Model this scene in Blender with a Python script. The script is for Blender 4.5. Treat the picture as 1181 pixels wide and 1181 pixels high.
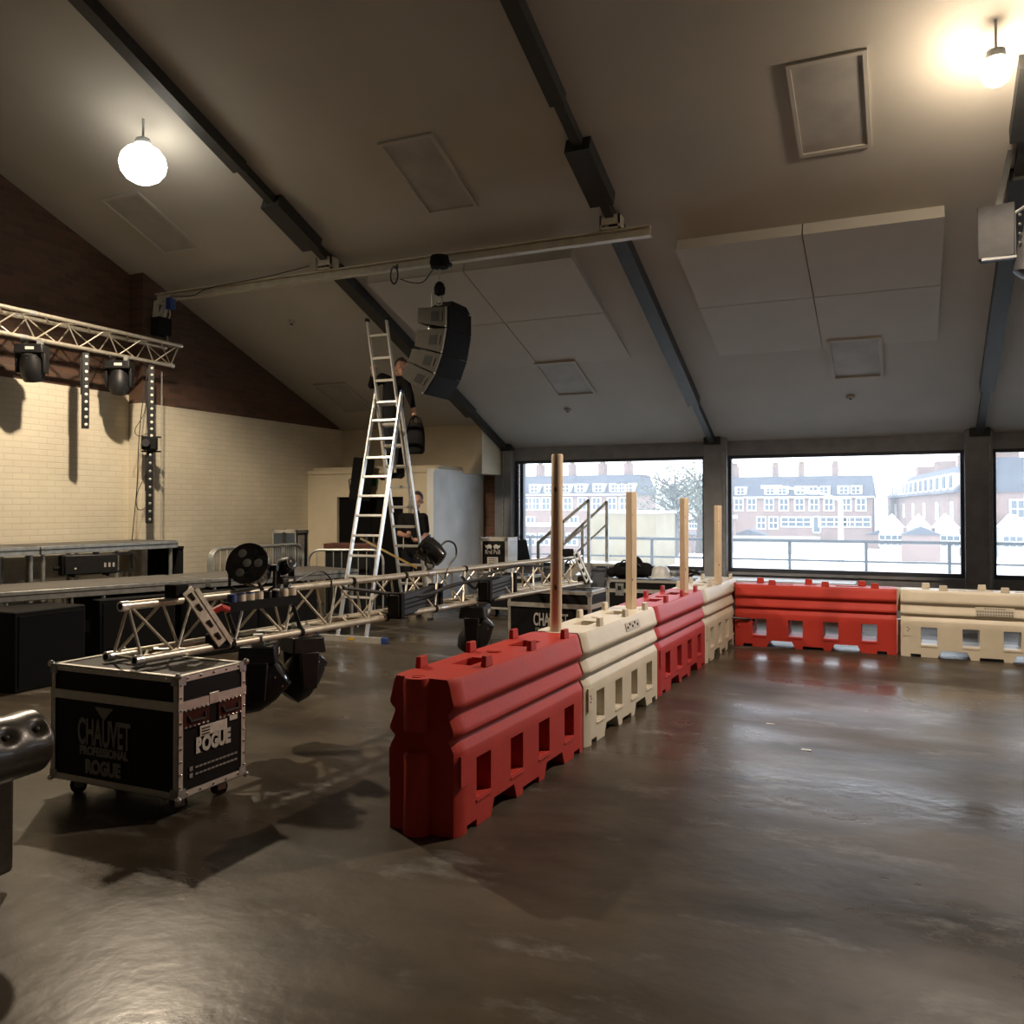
import bpy, bmesh, math, random
from mathutils import Vector as V, Matrix as M, Quaternion
random.seed(7)
for o in list(bpy.data.objects): bpy.data.objects.remove(o)
sc = bpy.context.scene
COL = sc.collection
rad = math.radians
# ------------------------------------------------------------------ camera
FPX, PX, PY, EYE = 1000.0, 589.0, 572.0, 1.6
YAW, PIT = rad(24.6), rad(0.86)
cd = bpy.data.cameras.new('camera'); cam = bpy.data.objects.new('camera', cd); COL.objects.link(cam)
cam.location = (0, 0, EYE); cam.rotation_euler = (rad(90) + PIT, 0, YAW)
cd.sensor_width = 36; cd.sensor_fit = 'HORIZONTAL'; cd.lens = FPX / 1181 * 36
cd.shift_x = (590.5 - PX) / 1181; cd.shift_y = (PY - 590.5) / 1181
cd.clip_end = 1000
sc.camera = cam
# ------------------------------------------------------------------ sky, exposure, daylight portals
sc.view_settings.view_transform = 'Standard'; sc.view_settings.look = 'None'
sc.view_settings.gamma = 1; sc.view_settings.use_curve_mapping = False
sc.view_settings.exposure = 0.0
w = bpy.data.worlds.new('overcast_sky'); sc.world = w; w.use_nodes = True
bg = w.node_tree.nodes['Background']; bg.inputs['Color'].default_value = (.90, .95, 1, 1); bg.inputs['Strength'].default_value = 4.3
# room dimensions (metres): X along the window wall, Y away from the camera, Z up
YW = 14.0; SL = 0.387; EZ = 2.68; RIDGE = 4.0; XR = 8.2; YB = -6.0
XL1, XL2, YSTEP = -9.62, -9.37, 8.54
def zc(y): return EZ + SL * (YW - y) if y > RIDGE else EZ + SL * (YW - RIDGE) * (y - YB) / (RIDGE - YB)
WINS = [(-6.27, -3.01), (-2.55, .69), (1.14, 4.38), (4.84, 8.0)]
WZ0, WZ1 = .665, 2.40
for i, (a, b) in enumerate(WINS):
    l = bpy.data.lights.new('window_portal', 'AREA'); l.shape = 'RECTANGLE'; l.size = b - a; l.size_y = WZ1 - WZ0
    l.cycles.is_portal = True
    o = bpy.data.objects.new('window_portal', l); COL.objects.link(o); o.location = ((a + b) / 2, YW + .05, (WZ0 + WZ1) / 2); o.rotation_euler = (rad(-90), 0, 0)
# the two ceiling lamps' light (their bodies are built below)
LAMP_A = V((-7.1, 6.46, 5.15)); LAMP_B = V((.62, 7.35, 4.88))
def lamp_light(loc, power, col, r, kind, rot):
    l = bpy.data.lights.new('lamp_light', 'SPOT'); l.energy = power; l.color = col
    l.shadow_soft_size = r; l.spot_size = rad(kind); l.spot_blend = .35
    o = bpy.data.objects.new('lamp_light', l); COL.objects.link(o); o.location = loc; o.rotation_euler = rot; return o
lamp_light(LAMP_A - V((0, 0, .26)), 1060, (1, .82, .60), .07, 148, (0, rad(-4), 0))
lamp_light(LAMP_B - V((0, 0, .24)), 840, (1, .81, .63), .07, 150, (0, 0, 0))
# ------------------------------------------------------------------ pixel -> point helpers (directions only)
fw = V((-math.sin(YAW) * math.cos(PIT), math.cos(YAW) * math.cos(PIT), math.sin(PIT)))
rt = V((math.cos(YAW), math.sin(YAW), 0)); upv = rt.cross(fw); EYEV = V((0, 0, EYE))
def ray(x, y): return fw + rt * ((x - PX) / FPX) + upv * ((PY - y) / FPX)
def oz(x, y, z=0): d = ray(x, y); return EYEV + d * ((z - EYE) / d.z)
def oy(x, y, Y): d = ray(x, y); return EYEV + d * (Y / d.y)
def ox(x, y, X): d = ray(x, y); return EYEV + d * (X / d.x)
def oc(x, y, off=0):
    d = ray(x, y); c = EZ + SL * YW + off; return EYEV + d * ((c - EYE) / (SL * d.y + d.z))
# ------------------------------------------------------------------ materials
MT = {}
def mat(name, col, rough=.6, metal=0., col2=None, ns=6., bump=0., bscale=40., rvar=0., emit=0, spec=.5, detail=4, coat=0):
    m = bpy.data.materials.new(name); m.use_nodes = True; nt = m.node_tree; N = nt.nodes; L = nt.links
    b = N['Principled BSDF']; b.inputs['Metallic'].default_value = metal; b.inputs['Roughness'].default_value = rough
    b.inputs['Specular IOR Level'].default_value = spec; b.inputs['Coat Weight'].default_value = coat
    tc = N.new('ShaderNodeTexCoord')
    n = N.new('ShaderNodeTexNoise'); n.inputs['Scale'].default_value = ns; n.inputs['Detail'].default_value = detail
    L.new(tc.outputs['Object'], n.inputs['Vector'])
    r = N.new('ShaderNodeValToRGB'); c2 = col2 or tuple(c * .82 for c in col)
    r.color_ramp.elements[0].color = (*c2, 1); r.color_ramp.elements[1].color = (*col, 1)
    r.color_ramp.elements[0].position = .35; r.color_ramp.elements[1].position = .65
    L.new(n.outputs['Fac'], r.inputs['Fac']); L.new(r.outputs['Color'], b.inputs['Base Color'])
    if rvar:
        mr = N.new('ShaderNodeMapRange'); mr.inputs['To Min'].default_value = max(.02, rough - rvar); mr.inputs['To Max'].default_value = min(1, rough + rvar)
        L.new(n.outputs['Fac'], mr.inputs['Value']); L.new(mr.outputs['Result'], b.inputs['Roughness'])
    if bump:
        n2 = N.new('ShaderNodeTexNoise'); n2.inputs['Scale'].default_value = bscale; L.new(tc.outputs['Object'], n2.inputs['Vector'])
        bp = N.new('ShaderNodeBump'); bp.inputs['Strength'].default_value = bump; bp.inputs['Distance'].default_value = .02
        L.new(n2.outputs['Fac'], bp.inputs['Height']); L.new(bp.outputs['Normal'], b.inputs['Normal'])
    if emit:
        b.inputs['Emission Color'].default_value = (*col, 1); b.inputs['Emission Strength'].default_value = emit
    MT[name] = m; return m
def brick_mat(name, c1, c2, mortar, axis='YZ', scale=1., bump=.6, rough=.75):
    m = bpy.data.materials.new(name); m.use_nodes = True; nt = m.node_tree; N = nt.nodes; L = nt.links; b = N['Principled BSDF']
    b.inputs['Roughness'].default_value = rough
    tc = N.new('ShaderNodeTexCoord'); s = N.new('ShaderNodeSeparateXYZ'); c = N.new('ShaderNodeCombineXYZ')
    L.new(tc.outputs['Object'], s.inputs[0]); L.new(s.outputs[axis[0]], c.inputs['X']); L.new(s.outputs[axis[1]], c.inputs['Y'])
    br = N.new('ShaderNodeTexBrick'); br.inputs['Scale'].default_value = scale
    br.inputs['Brick Width'].default_value = .225; br.inputs['Row Height'].default_value = .075; br.inputs['Mortar Size'].default_value = .006
    br.inputs['Mortar Smooth'].default_value = .2; br.inputs['Bias'].default_value = 0
    br.inputs['Color1'].default_value = (*c1, 1); br.inputs['Color2'].default_value = (*c2, 1); br.inputs['Mortar'].default_value = (*mortar, 1)
    L.new(c.outputs[0], br.inputs['Vector'])
    n = N.new('ShaderNodeTexNoise'); n.inputs['Scale'].default_value = 1.3; n.inputs['Detail'].default_value = 5; L.new(tc.outputs['Object'], n.inputs['Vector'])
    mr = N.new('ShaderNodeMapRange'); mr.inputs['To Min'].default_value = .72; mr.inputs['To Max'].default_value = 1.15; L.new(n.outputs['Fac'], mr.inputs['Value'])
    mx = N.new('ShaderNodeVectorMath'); mx.operation = 'SCALE'; L.new(br.outputs['Color'], mx.inputs[0]); L.new(mr.outputs['Result'], mx.inputs['Scale'])
    L.new(mx.outputs[0], b.inputs['Base Color'])
    bp = N.new('ShaderNodeBump'); bp.inputs['Strength'].default_value = bump; bp.inputs['Distance'].default_value = .012; bp.invert = True
    L.new(br.outputs['Fac'], bp.inputs['Height']); L.new(bp.outputs['Normal'], b.inputs['Normal'])
    MT[name] = m; return m
def glass_mat(name, haze):
    m = bpy.data.materials.new(name); m.use_nodes = True; nt = m.node_tree; N = nt.nodes; L = nt.links; N.remove(N['Principled BSDF'])
    t = N.new('ShaderNodeBsdfTransparent'); t.inputs['Color'].default_value = (.97, .98, 1, 1)
    g = N.new('ShaderNodeBsdfGlossy'); g.inputs['Roughness'].default_value = .02
    d = N.new('ShaderNodeBsdfTranslucent'); d.inputs['Color'].default_value = (.76, .88, 1, 1)
    f = N.new('ShaderNodeFresnel'); f.inputs['IOR'].default_value = 1.3
    m1 = N.new('ShaderNodeMixShader'); L.new(f.outputs[0], m1.inputs[0]); L.new(t.outputs[0], m1.inputs[1]); L.new(g.outputs[0], m1.inputs[2])
    tc = N.new('ShaderNodeTexCoord'); n = N.new('ShaderNodeTexNoise'); n.inputs['Scale'].default_value = 2.2; L.new(tc.outputs['Object'], n.inputs['Vector'])
    mr = N.new('ShaderNodeMapRange'); mr.inputs['To Min'].default_value = haze * .7; mr.inputs['To Max'].default_value = haze * 1.3; L.new(n.outputs['Fac'], mr.inputs['Value'])
    m2 = N.new('ShaderNodeMixShader'); L.new(mr.outputs['Result'], m2.inputs[0]); L.new(m1.outputs[0], m2.inputs[1]); L.new(d.outputs[0], m2.inputs[2])
    L.new(m2.outputs[0], N['Material Output'].inputs['Surface']); MT[name] = m; return m
mat('ceiling_paint', (.47, .445, .40), .85, ns=1.2, col2=(.43, .41, .365), bump=.05, bscale=60)
mat('panel_paint', (.49, .465, .415), .85, ns=2, col2=(.46, .435, .39))
mat('hatch_paint', (.40, .385, .355), .7, ns=3)
mat('steel_dark', (.045, .047, .046), .55, .3, ns=9, bump=.1)
mat('concrete_dark', (.30, .31, .325), .7, ns=5, col2=(.24, .25, .265), bump=.25, bscale=30)
mat('frame_dark', (.05, .06, .08), .45, .2)
mat('cream_paint', (.62, .54, .40), .7, ns=3, col2=(.56, .49, .36), bump=.08)
mat('white_paint', (.78, .80, .80), .6, ns=2, bump=.05)
mat('beam_paint', (.52, .48, .38), .6, ns=8, col2=(.43, .39, .31))
mat('door_black', (.006, .006, .006), .7, spec=.08)
mat('sill_white', (.62, .64, .66), .35)
brick_mat('brick_white', (.66, .60, .475), (.63, .57, .445), (.585, .525, .41), 'YZ', bump=.45)
brick_mat('brick_dark', (.125, .062, .038), (.075, .040, .027), (.09, .07, .05), 'YZ', bump=.7)
brick_mat('brick_red', (.20, .085, .05), (.15, .065, .04), (.17, .13, .10), 'XZ', bump=.6)
glass_mat('window_glass', .075)
mat('alu', (.62, .60, .56), .38, .5, ns=25, col2=(.55, .53, .49), rvar=.1)
mat('alu_truss', (.62, .57, .47), .36, .6, ns=25, col2=(.52, .47, .38), rvar=.12)
mat('alu_bright', (.82, .82, .80), .28, .75, ns=20, col2=(.70, .70, .68))
mat('chrome', (.85, .85, .85), .15, 1.)
mat('galv', (.42, .43, .42), .42, .6, ns=14, col2=(.30, .31, .30), rvar=.1)
mat('black_plastic', (.014, .014, .015), .45, ns=15, col2=(.009, .009, .010), bump=.1, bscale=80, spec=.3)
mat('black_matte', (.013, .013, .013), .8, ns=15, bump=.15, bscale=120, spec=.12)
mat('black_gloss', (.02, .02, .022), .18, coat=.3)
mat('speaker_paint', (.040, .037, .032), .85, ns=30, col2=(.032, .030, .026), bump=.2, bscale=150, spec=.08)
mat('grille', (.012, .012, .013), .8, 0, ns=200, col2=(.007, .007, .008), bump=.4, bscale=300, spec=.12)
mat('rubber', (.02, .02, .02), .8)
mat('laminate_black', (.010, .010, .011), .5, ns=30, col2=(.008, .008, .009), bump=.12, bscale=160, spec=.15)
mat('laminate_blue', (.06, .075, .095), .5, ns=20)
mat('print_grey', (.50, .48, .44), .6); mat('print_dim', (.26, .25, .23), .6); mat('print_white', (.62, .60, .56), .6)
mat('paper', (.55, .52, .47), .7, ns=30, col2=(.45, .42, .38)); mat('dish_maroon', (.06, .018, .014), .4, .4)
mat('red_plastic', (.46, .045, .032), .5, ns=4, col2=(.41, .038, .028), bump=.06, bscale=40, rvar=.06, spec=.22)
mat('red_plastic_b', (.45, .048, .05), .45, ns=4, col2=(.40, .04, .043), bump=.06, bscale=40, rvar=.06, spec=.22)
mat('white_plastic', (.68, .63, .52), .42, ns=4, col2=(.62, .565, .455), bump=.06, bscale=40, rvar=.06, spec=.22)
mat('white_plastic_b', (.60, .545, .435), .42, ns=4, col2=(.54, .485, .38), bump=.06, bscale=40, spec=.3)
mat('timber', (.72, .59, .44), .65, ns=5, col2=(.64, .50, .35), bump=.1, bscale=50); mat('knot', (.12, .06, .03), .7)
mat('leather', (.034, .028, .020), .36, ns=30, col2=(.022, .018, .014), bump=.05, bscale=60, coat=.2)
mat('skin', (.48, .27, .19), .5, ns=30, col2=(.42, .23, .16)); mat('hair', (.03, .018, .012), .6, bump=.4, bscale=120)
mat('cloth_black', (.013, .013, .014), .95, ns=30, bump=.3, bscale=40, spec=.06); mat('cloth_navy', (.015, .016, .02), .95, ns=30, bump=.3, bscale=40, spec=.06)
mat('blue_plastic', (.02, .05, .20), .45); mat('yellow', (.60, .36, .03), .5); mat('red_tape', (.45, .03, .02), .5)
mat('brown_wood', (.095, .032, .02), .45, ns=4, col2=(.06, .022, .015)); mat('ply_grey', (.10, .095, .085), .6, ns=8)
mat('lamp_glow', (1, .93, .80), .5, emit=9); mat('lamp_glow_b', (1, .80, .58), .5, emit=165)
mat('lens', (.05, .05, .055), .08, coat=1); mat('led_lens', (.75, .72, .62), .2, ns=60)
mat('cable', (.015, .015, .016), .5); mat('sign_green', (.05, .22, .12), .5)
mat('brick_far', (.26, .185, .16), .9, ns=.7, col2=(.22, .155, .135)); mat('brick_tan', (.24, .20, .125), .9, ns=.9, col2=(.20, .165, .10), bump=.3, bscale=5)
mat('slate', (.085, .093, .115), .75, ns=.8, col2=(.066, .072, .09)); mat('render_white', (.60, .62, .62), .8); mat('pane_far', (.10, .13, .16), .2)
mat('paving', (.84, .84, .82), .8, ns=.3, col2=(.78, .78, .76)); mat('rail_paint', (.035, .04, .045), .5, .3); mat('lamp_post', (.38, .44, .43), .6)
mat('bark', (.09, .075, .06), .9); mat('leaf', (.15, .165, .12), .8, ns=3, col2=(.11, .12, .09)); mat('tank', (.30, .31, .30), .6, .3)
mat('wall_far', (.42, .42, .36), .9, ns=1, col2=(.34, .34, .29))
def floor_mat():
    m = bpy.data.materials.new('floor_concrete'); m.use_nodes = True; nt = m.node_tree; N = nt.nodes; L = nt.links; b = N['Principled BSDF']
    tc = N.new('ShaderNodeTexCoord')
    mp = N.new('ShaderNodeMapping'); mp.inputs['Scale'].default_value = (.55, 1.1, 1); mp.inputs['Rotation'].default_value = (0, 0, .2); L.new(tc.outputs['Object'], mp.inputs['Vector'])
    n1 = N.new('ShaderNodeTexNoise'); n1.inputs['Scale'].default_value = 1.1; n1.inputs['Detail'].default_value = 9; n1.inputs['Roughness'].default_value = .68; L.new(mp.outputs[0], n1.inputs['Vector'])
    r1 = N.new('ShaderNodeValToRGB'); e = r1.color_ramp.elements
    e[0].position = .36; e[0].color = (.026, .0200, .0135, 1); e[1].position = .66; e[1].color = (.086, .069, .049, 1)
    L.new(n1.outputs['Fac'], r1.inputs['Fac'])
    n3 = N.new('ShaderNodeTexNoise'); n3.inputs['Scale'].default_value = 2.4; n3.inputs['Detail'].default_value = 11; n3.inputs['Roughness'].default_value = .72; L.new(mp.outputs[0], n3.inputs['Vector'])
    r3 = N.new('ShaderNodeValToRGB'); e = r3.color_ramp.elements; e[0].position = .56; e[0].color = (0, 0, 0, 1); e[1].position = .70; e[1].color = (.75, .75, .75, 1); L.new(n3.outputs['Fac'], r3.inputs['Fac'])
    mx = N.new('ShaderNodeMix'); mx.data_type = 'RGBA'; L.new(r3.outputs['Color'], mx.inputs['Factor']); L.new(r1.outputs['Color'], mx.inputs['A']); mx.inputs['B'].default_value = (.19, .185, .175, 1)
    L.new(mx.outputs['Result'], b.inputs['Base Color'])
    n2 = N.new('ShaderNodeTexNoise'); n2.inputs['Scale'].default_value = .8; n2.inputs['Detail'].default_value = 6; L.new(mp.outputs[0], n2.inputs['Vector'])
    mr = N.new('ShaderNodeMapRange'); mr.inputs['From Min'].default_value = .35; mr.inputs['From Max'].default_value = .65; mr.inputs['To Min'].default_value = .20; mr.inputs['To Max'].default_value = .52; L.new(n2.outputs['Fac'], mr.inputs['Value']); L.new(mr.outputs['Result'], b.inputs['Roughness'])
    n4 = N.new('ShaderNodeTexNoise'); n4.inputs['Scale'].default_value = 9; n4.inputs['Detail'].default_value = 6; L.new(tc.outputs['Object'], n4.inputs['Vector'])
    bp = N.new('ShaderNodeBump'); bp.inputs['Strength'].default_value = .12; bp.inputs['Distance'].default_value = .02; L.new(n4.outputs['Fac'], bp.inputs['Height']); L.new(bp.outputs['Normal'], b.inputs['Normal'])
    b.inputs['Specular IOR Level'].default_value = .34; MT['floor_concrete'] = m
floor_mat()
# ------------------------------------------------------------------ mesh builder
def frame_z(d):
    d = d.normalized(); a = V((0, 0, 1)) if abs(d.z) < .95 else V((1, 0, 0))
    x = a.cross(d).normalized(); return x, d.cross(x)
class MB:
    def __init__(s): s.v = []; s.f = []; s.m = []
    def add(s, vs, fs, mi=0):
        k = len(s.v); s.v += [tuple(p) for p in vs]; s.f += [tuple(i + k for i in f) for f in fs]; s.m += [mi] * len(fs); return s
    def box(s, c, d, R=None, mi=0, taper=1.):
        c = V(c); h = [x / 2 for x in d]; vs = []
        for z in (-1, 1):
            t = taper if z > 0 else 1
            for x, y in ((-1, -1), (1, -1), (1, 1), (-1, 1)):
                p = V((x * h[0] * t, y * h[1] * t, z * h[2])); vs.append(c + (R @ p if R else p))
        return s.add(vs, [(3, 2, 1, 0), (4, 5, 6, 7), (0, 1, 5, 4), (1, 2, 6, 5), (2, 3, 7, 6), (3, 0, 4, 7)], mi)
    def span(s, a, b, mi=0):
        a = V(a); b = V(b); return s.box((a + b) / 2, [abs(b[i] - a[i]) for i in range(3)], None, mi)
    def hexa(s, lo, hi, mi=0):
        n = len(lo); vs = list(lo) + list(hi)
        return s.add(vs, [tuple(range(n - 1, -1, -1)), tuple(range(n, 2 * n))] + [(i, (i + 1) % n, n + (i + 1) % n, n + i) for i in range(n)], mi)
    def cyl(s, a, b, r0, r1=None, n=12, mi=0):
        a = V(a); b = V(b); r1 = r0 if r1 is None else r1; x, y = frame_z(b - a)
        lo = [a + (x * math.cos(t) + y * math.sin(t)) * r0 for t in [2 * math.pi * i / n for i in range(n)]]
        hi = [b + (x * math.cos(t) + y * math.sin(t)) * r1 for t in [2 * math.pi * i / n for i in range(n)]]
        return s.hexa(lo, hi, mi)
    def bar(s, a, b, w, h, mi=0, upd=None):
        a = V(a); b = V(b); d = (b - a).normalized(); u = upd or (V((0, 0, 1)) if abs(d.z) < .95 else V((0, 1, 0)))
        x = d.cross(u).normalized(); y = x.cross(d)
        q = [(-w / 2, -h / 2), (w / 2, -h / 2), (w / 2, h / 2), (-w / 2, h / 2)]
        return s.hexa([a + x * i + y * j for i, j in q], [b + x * i + y * j for i, j in q], mi)
    def tube(s, pts, r, n=6, mi=0):
        pts = [V(p) for p in pts]; k = len(s.v); x = None; rings = []
        for i, p in enumerate(pts):
            d = (pts[min(i + 1, len(pts) - 1)] - pts[max(i - 1, 0)]).normalized()
            if x is None: x, y = frame_z(d)
            else:
                x = (x - d * x.dot(d)).normalized(); y = d.cross(x)
            rr = r[i] if isinstance(r, (list, tuple)) else r
            rings.append([p + (x * math.cos(t) + y * math.sin(t)) * rr for t in [2 * math.pi * j / n for j in range(n)]])
        vs = [q for g in rings for q in g]; fs = [tuple(range(n - 1, -1, -1)), tuple(range((len(rings) - 1) * n, len(rings) * n))]
        for i in range(len(rings) - 1):
            fs += [(i * n + j, i * n + (j + 1) % n, (i + 1) * n + (j + 1) % n, (i + 1) * n + j) for j in range(n)]
        return s.add(vs, fs, mi)
    def lathe(s, prof, n=20, T=None, mi=0):
        vs = []; T = T or M.Identity(4)
        for r, z in prof:
            for j in range(n):
                t = 2 * math.pi * j / n; vs.append(T @ V((r * math.cos(t), r * math.sin(t), z)))
        fs = []; K = len(prof)
        for i in range(K - 1):
            fs += [(i * n + j, i * n + (j + 1) % n, (i + 1) * n + (j + 1) % n, (i + 1) * n + j) for j in range(n)]
        fs += [tuple(range(n - 1, -1, -1)), tuple(range((K - 1) * n, K * n))]
        return s.add(vs, fs, mi)
    def ball(s, c, r, n=12, mi=0, sc_=(1, 1, 1)):
        T = M.Translation(V(c)) @ M.Diagonal((*sc_, 1))
        return s.lathe([(max(1e-4, r * math.sin(math.pi * i / 8)), -r * math.cos(math.pi * i / 8)) for i in range(9)], n, T, mi)
    def mesh(s, name, mats, smooth=35):
        me = bpy.data.meshes.new(name); me.from_pydata(s.v, [], s.f)
        for q in (mats if isinstance(mats, (list, tuple)) else [mats]): me.materials.append(MT[q] if isinstance(q, str) else q)
        me.polygons.foreach_set('material_index', s.m)
        bm = bmesh.new(); bm.from_mesh(me); bmesh.ops.recalc_face_normals(bm, faces=bm.faces); bm.to_mesh(me); bm.free()
        if smooth: me.shade_smooth(); me.set_sharp_from_angle(angle=rad(smooth))
        me.update(); return me
    def build(s, name, mats, parent=None, smooth=35, bevel=0, seg=2):
        return link(name, s.mesh(name, mats, smooth), parent, bevel=bevel, seg=seg)
def link(name, me, parent=None, mtx=None, bevel=0, seg=2):
    o = bpy.data.objects.new(name, me); COL.objects.link(o)
    if parent: o.parent = parent
    if mtx is not None: o.matrix_local = mtx
    if bevel:
        b = o.modifiers.new('bevel', 'BEVEL'); b.width = bevel; b.segments = seg; b.limit_method = 'ANGLE'; b.angle_limit = rad(40)
    return o
def tag(o, label, cat, group=None):
    o['label'] = label; o['category'] = cat
    if group: o['group'] = group
    return o
def thing(name, label, cat, loc=(0, 0, 0), rz=0, group=None):
    o = bpy.data.objects.new(name, None); COL.objects.link(o); o.empty_display_size = .1
    o.location = loc; o.rotation_euler = (0, 0, rz); return tag(o, label, cat, group)
def struct(o): o['kind'] = 'structure'; return o
def label(o, t): o['label'] = t; return o
def R3(ax, deg): return M.Rotation(rad(deg), 3, ax)
def text(s, size, mtx, mt, parent, name='lettering', xs=1., bold=0., align='CENTER'):
    cu = bpy.data.curves.new('t', 'FONT'); cu.body = s; cu.size = size; cu.align_x = align; cu.offset = bold; cu.extrude = .0012
    t = bpy.data.objects.new('t', cu); COL.objects.link(t); bpy.context.view_layer.update()
    me = bpy.data.meshes.new_from_object(t.evaluated_get(bpy.context.evaluated_depsgraph_get())); bpy.data.objects.remove(t)
    me.materials.clear(); me.materials.append(MT[mt]); me.transform(M.Diagonal((xs, 1, 1, 1)))
    return link(name, me, parent, mtx)
def on_front(x, y, z): return M.Translation((x, y, z)) @ M.Rotation(rad(90), 4, 'X')              # text facing -Y
def on_right(x, y, z): return M.Translation((x, y, z)) @ M.Rotation(rad(90), 4, 'Z') @ M.Rotation(rad(90), 4, 'X')   # facing +X
def copy_tree(o, parent=None):
    c = o.copy(); COL.objects.link(c)
    if parent: c.parent = parent
    for ch in o.children: copy_tree(ch, c)
    return c
# ================================================================== THE SETTING
struct(MB().span((XL1 - .3, YB - .2, -.2), (XR + .3, YW + .25, 0)).build('floor', 'floor_concrete'))
# ceiling: two slopes meeting at a ridge above the camera
cm = MB()
for y0, y1 in ((RIDGE, YW + .2), (YB - .2, RIDGE)):
    za = EZ + SL * (YW - RIDGE); zb = lambda y: EZ + SL * (YW - y) if y >= RIDGE else za - SL * (RIDGE - y)
    lo = [V((x, y, zb(y))) for x, y in ((XL1 - .2, y0), (XR + .2, y0), (XR + .2, y1), (XL1 - .2, y1))]
    cm.hexa(lo, [p + V((0, 0, .16)) for p in lo])
ceiling = struct(cm.build('ceiling', 'ceiling_paint'))
NUP = V((0, SL, 1)).normalized(); SDIR = V((0, 1, -SL)).normalized()
def cpt(x, y, off=0): return V((x, y, EZ + SL * (YW - y))) + NUP * off
def crect(pts):                                   # pixel corners -> X/Y rectangle on the ceiling plane
    q = [oc(*p) for p in pts]; return min(p.x for p in q), max(p.x for p in q), min(p.y for p in q), max(p.y for p in q)
def hatch(x0, x1, y0, y1):
    f = MB(); w_ = .035
    for a, b, c, d in ((x0, x1, y0, y0 + w_), (x0, x1, y1 - w_, y1), (x0, x0 + w_, y0 + w_, y1 - w_), (x1 - w_, x1, y0 + w_, y1 - w_)):
        lo = [cpt(a, c, -.03), cpt(b, c, -.03), cpt(b, d, -.03), cpt(a, d, -.03)]
        f.hexa(lo, [p + NUP * .03 for p in lo])
    fr = f.build('hatch_frame', 'ceiling_paint', ceiling)
    a, b, c, d = x0 + w_, x1 - w_, y0 + w_, y1 - w_
    lo = [cpt(a, c, -.012), cpt(b, c, -.012), cpt(b, d, -.012), cpt(a, d, -.012)]
    label(MB().hexa(lo, [p + NUP * .012 for p in lo]).build('hatch_panel', 'hatch_paint', fr), 'flat grey hatch panel')
def hcen(px, py, wx, wy):
    c = oc(px, py); hatch(c.x - wx / 2, c.x + wx / 2, c.y - wy / 2, c.y + wy / 2)
hcen(496, 202, .62, 1.02); hcen(653, 436, .62, .92); hcen(987, 413, .62, .92); hcen(958, 122, .62, 1.0)
hcen(398, 458, .62, .92); hcen(176, 258, .62, 1.0)
def baffle(x0, x1, y0, y1, cols=2):               # white acoustic boards, proud at the upper edge, flush at the lower
    ym = y0 + (y1 - y0) * .5
    for i in range(cols):
        for a, b in ((y0, ym), (ym, y1)):
            xa = x0 + (x1 - x0) * i / cols + .006; xb = x0 + (x1 - x0) * (i + 1) / cols - .006
            oa = -.13 * (y1 - a) / (y1 - y0) - .004; ob = -.13 * (y1 - b) / (y1 - y0) - .004
            lo = [cpt(xa, a + .005, oa), cpt(xb, a + .005, oa), cpt(xb, b - .005, ob), cpt(xa, b - .005, ob)]
            hi = [cpt(xa, a + .005), cpt(xb, a + .005), cpt(xb, b - .005), cpt(xa, b - .005)]
            MB().hexa(lo, hi).build('acoustic_panel', 'panel_paint', ceiling)
tl = oc(780, 277, 0); tr_ = oc(1090, 236, 0)
baffle(tl.x, tr_.x, (tl.y + tr_.y) / 2, (tl.y + tr_.y) / 2 + 2.3)
tr2 = oc(664, 292); baffle(tr2.x - 2.75, tr2.x, tr2.y - .1, tr2.y + 2.2)
# smoke detectors on the ceiling
for i, (px, py, lb) in enumerate(((655, 472, 'small round detector on the ceiling above the left window'), (981, 457, 'small round detector on the ceiling above the middle window'), (337, 371, 'small round detector on the ceiling left of the ladder'))):
    c = oc(px, py); t = thing('smoke_detector', lb, 'detector', c - NUP * .002)
    T = NUP.to_track_quat('Z', 'Y').to_matrix().to_4x4()
    MB().lathe([(.055, 0), (.055, -.02), (.04, -.035), (.012, -.04)], 16, T).build('housing', 'hatch_paint', t)
    MB().lathe([(.02, -.038), (.02, -.046), (.004, -.048)], 10, T).build('sensor', 'black_plastic', t)
# left gable wall: white painted brick below, bare dark brick above
def gable(x, y0, y1, zb, full):
    m = MB(); ys = [y0] + [y for y in (RIDGE,) if y0 < y < y1] + [y1]
    if full: pol = [(y0, zb), (y1, zb)] + [(y, EZ + SL * (YW - y) - (2 * SL * (RIDGE - y) if y < RIDGE else 0) + .05) for y in reversed(ys)]
    else: pol = [(y0, 0), (y1, 0), (y1, zb), (y0, zb)]
    m.hexa([V((x, a, b)) for a, b in pol], [V((x - .45, a, b)) for a, b in pol]); return m
WTOP = 3.15
wl = struct(gable(XL1, YB - .1, YSTEP + .1, WTOP, False).build('wall_left', 'brick_white'))
wl2 = struct(gable(XL2, YSTEP, YW + .2, WTOP - .12, False).build('wall_left_far', 'brick_white'))
struct(gable(XL1, YB + 1.6, YSTEP + .1, WTOP, True).build('wall_left_upper', 'brick_dark'))
struct(gable(XL2, YSTEP, 12.98, WTOP - .12, True).build('wall_left_far_upper', 'brick_dark'))
struct(MB().span((XR, YB - .2, 0), (XR + .3, YW + .2, 7)).build('wall_right', 'cream_paint'))
struct(MB().span((XL1 - .3, YB - .3, 0), (XR + .3, YB, 3.2)).build('wall_rear', 'cream_paint'))
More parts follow.
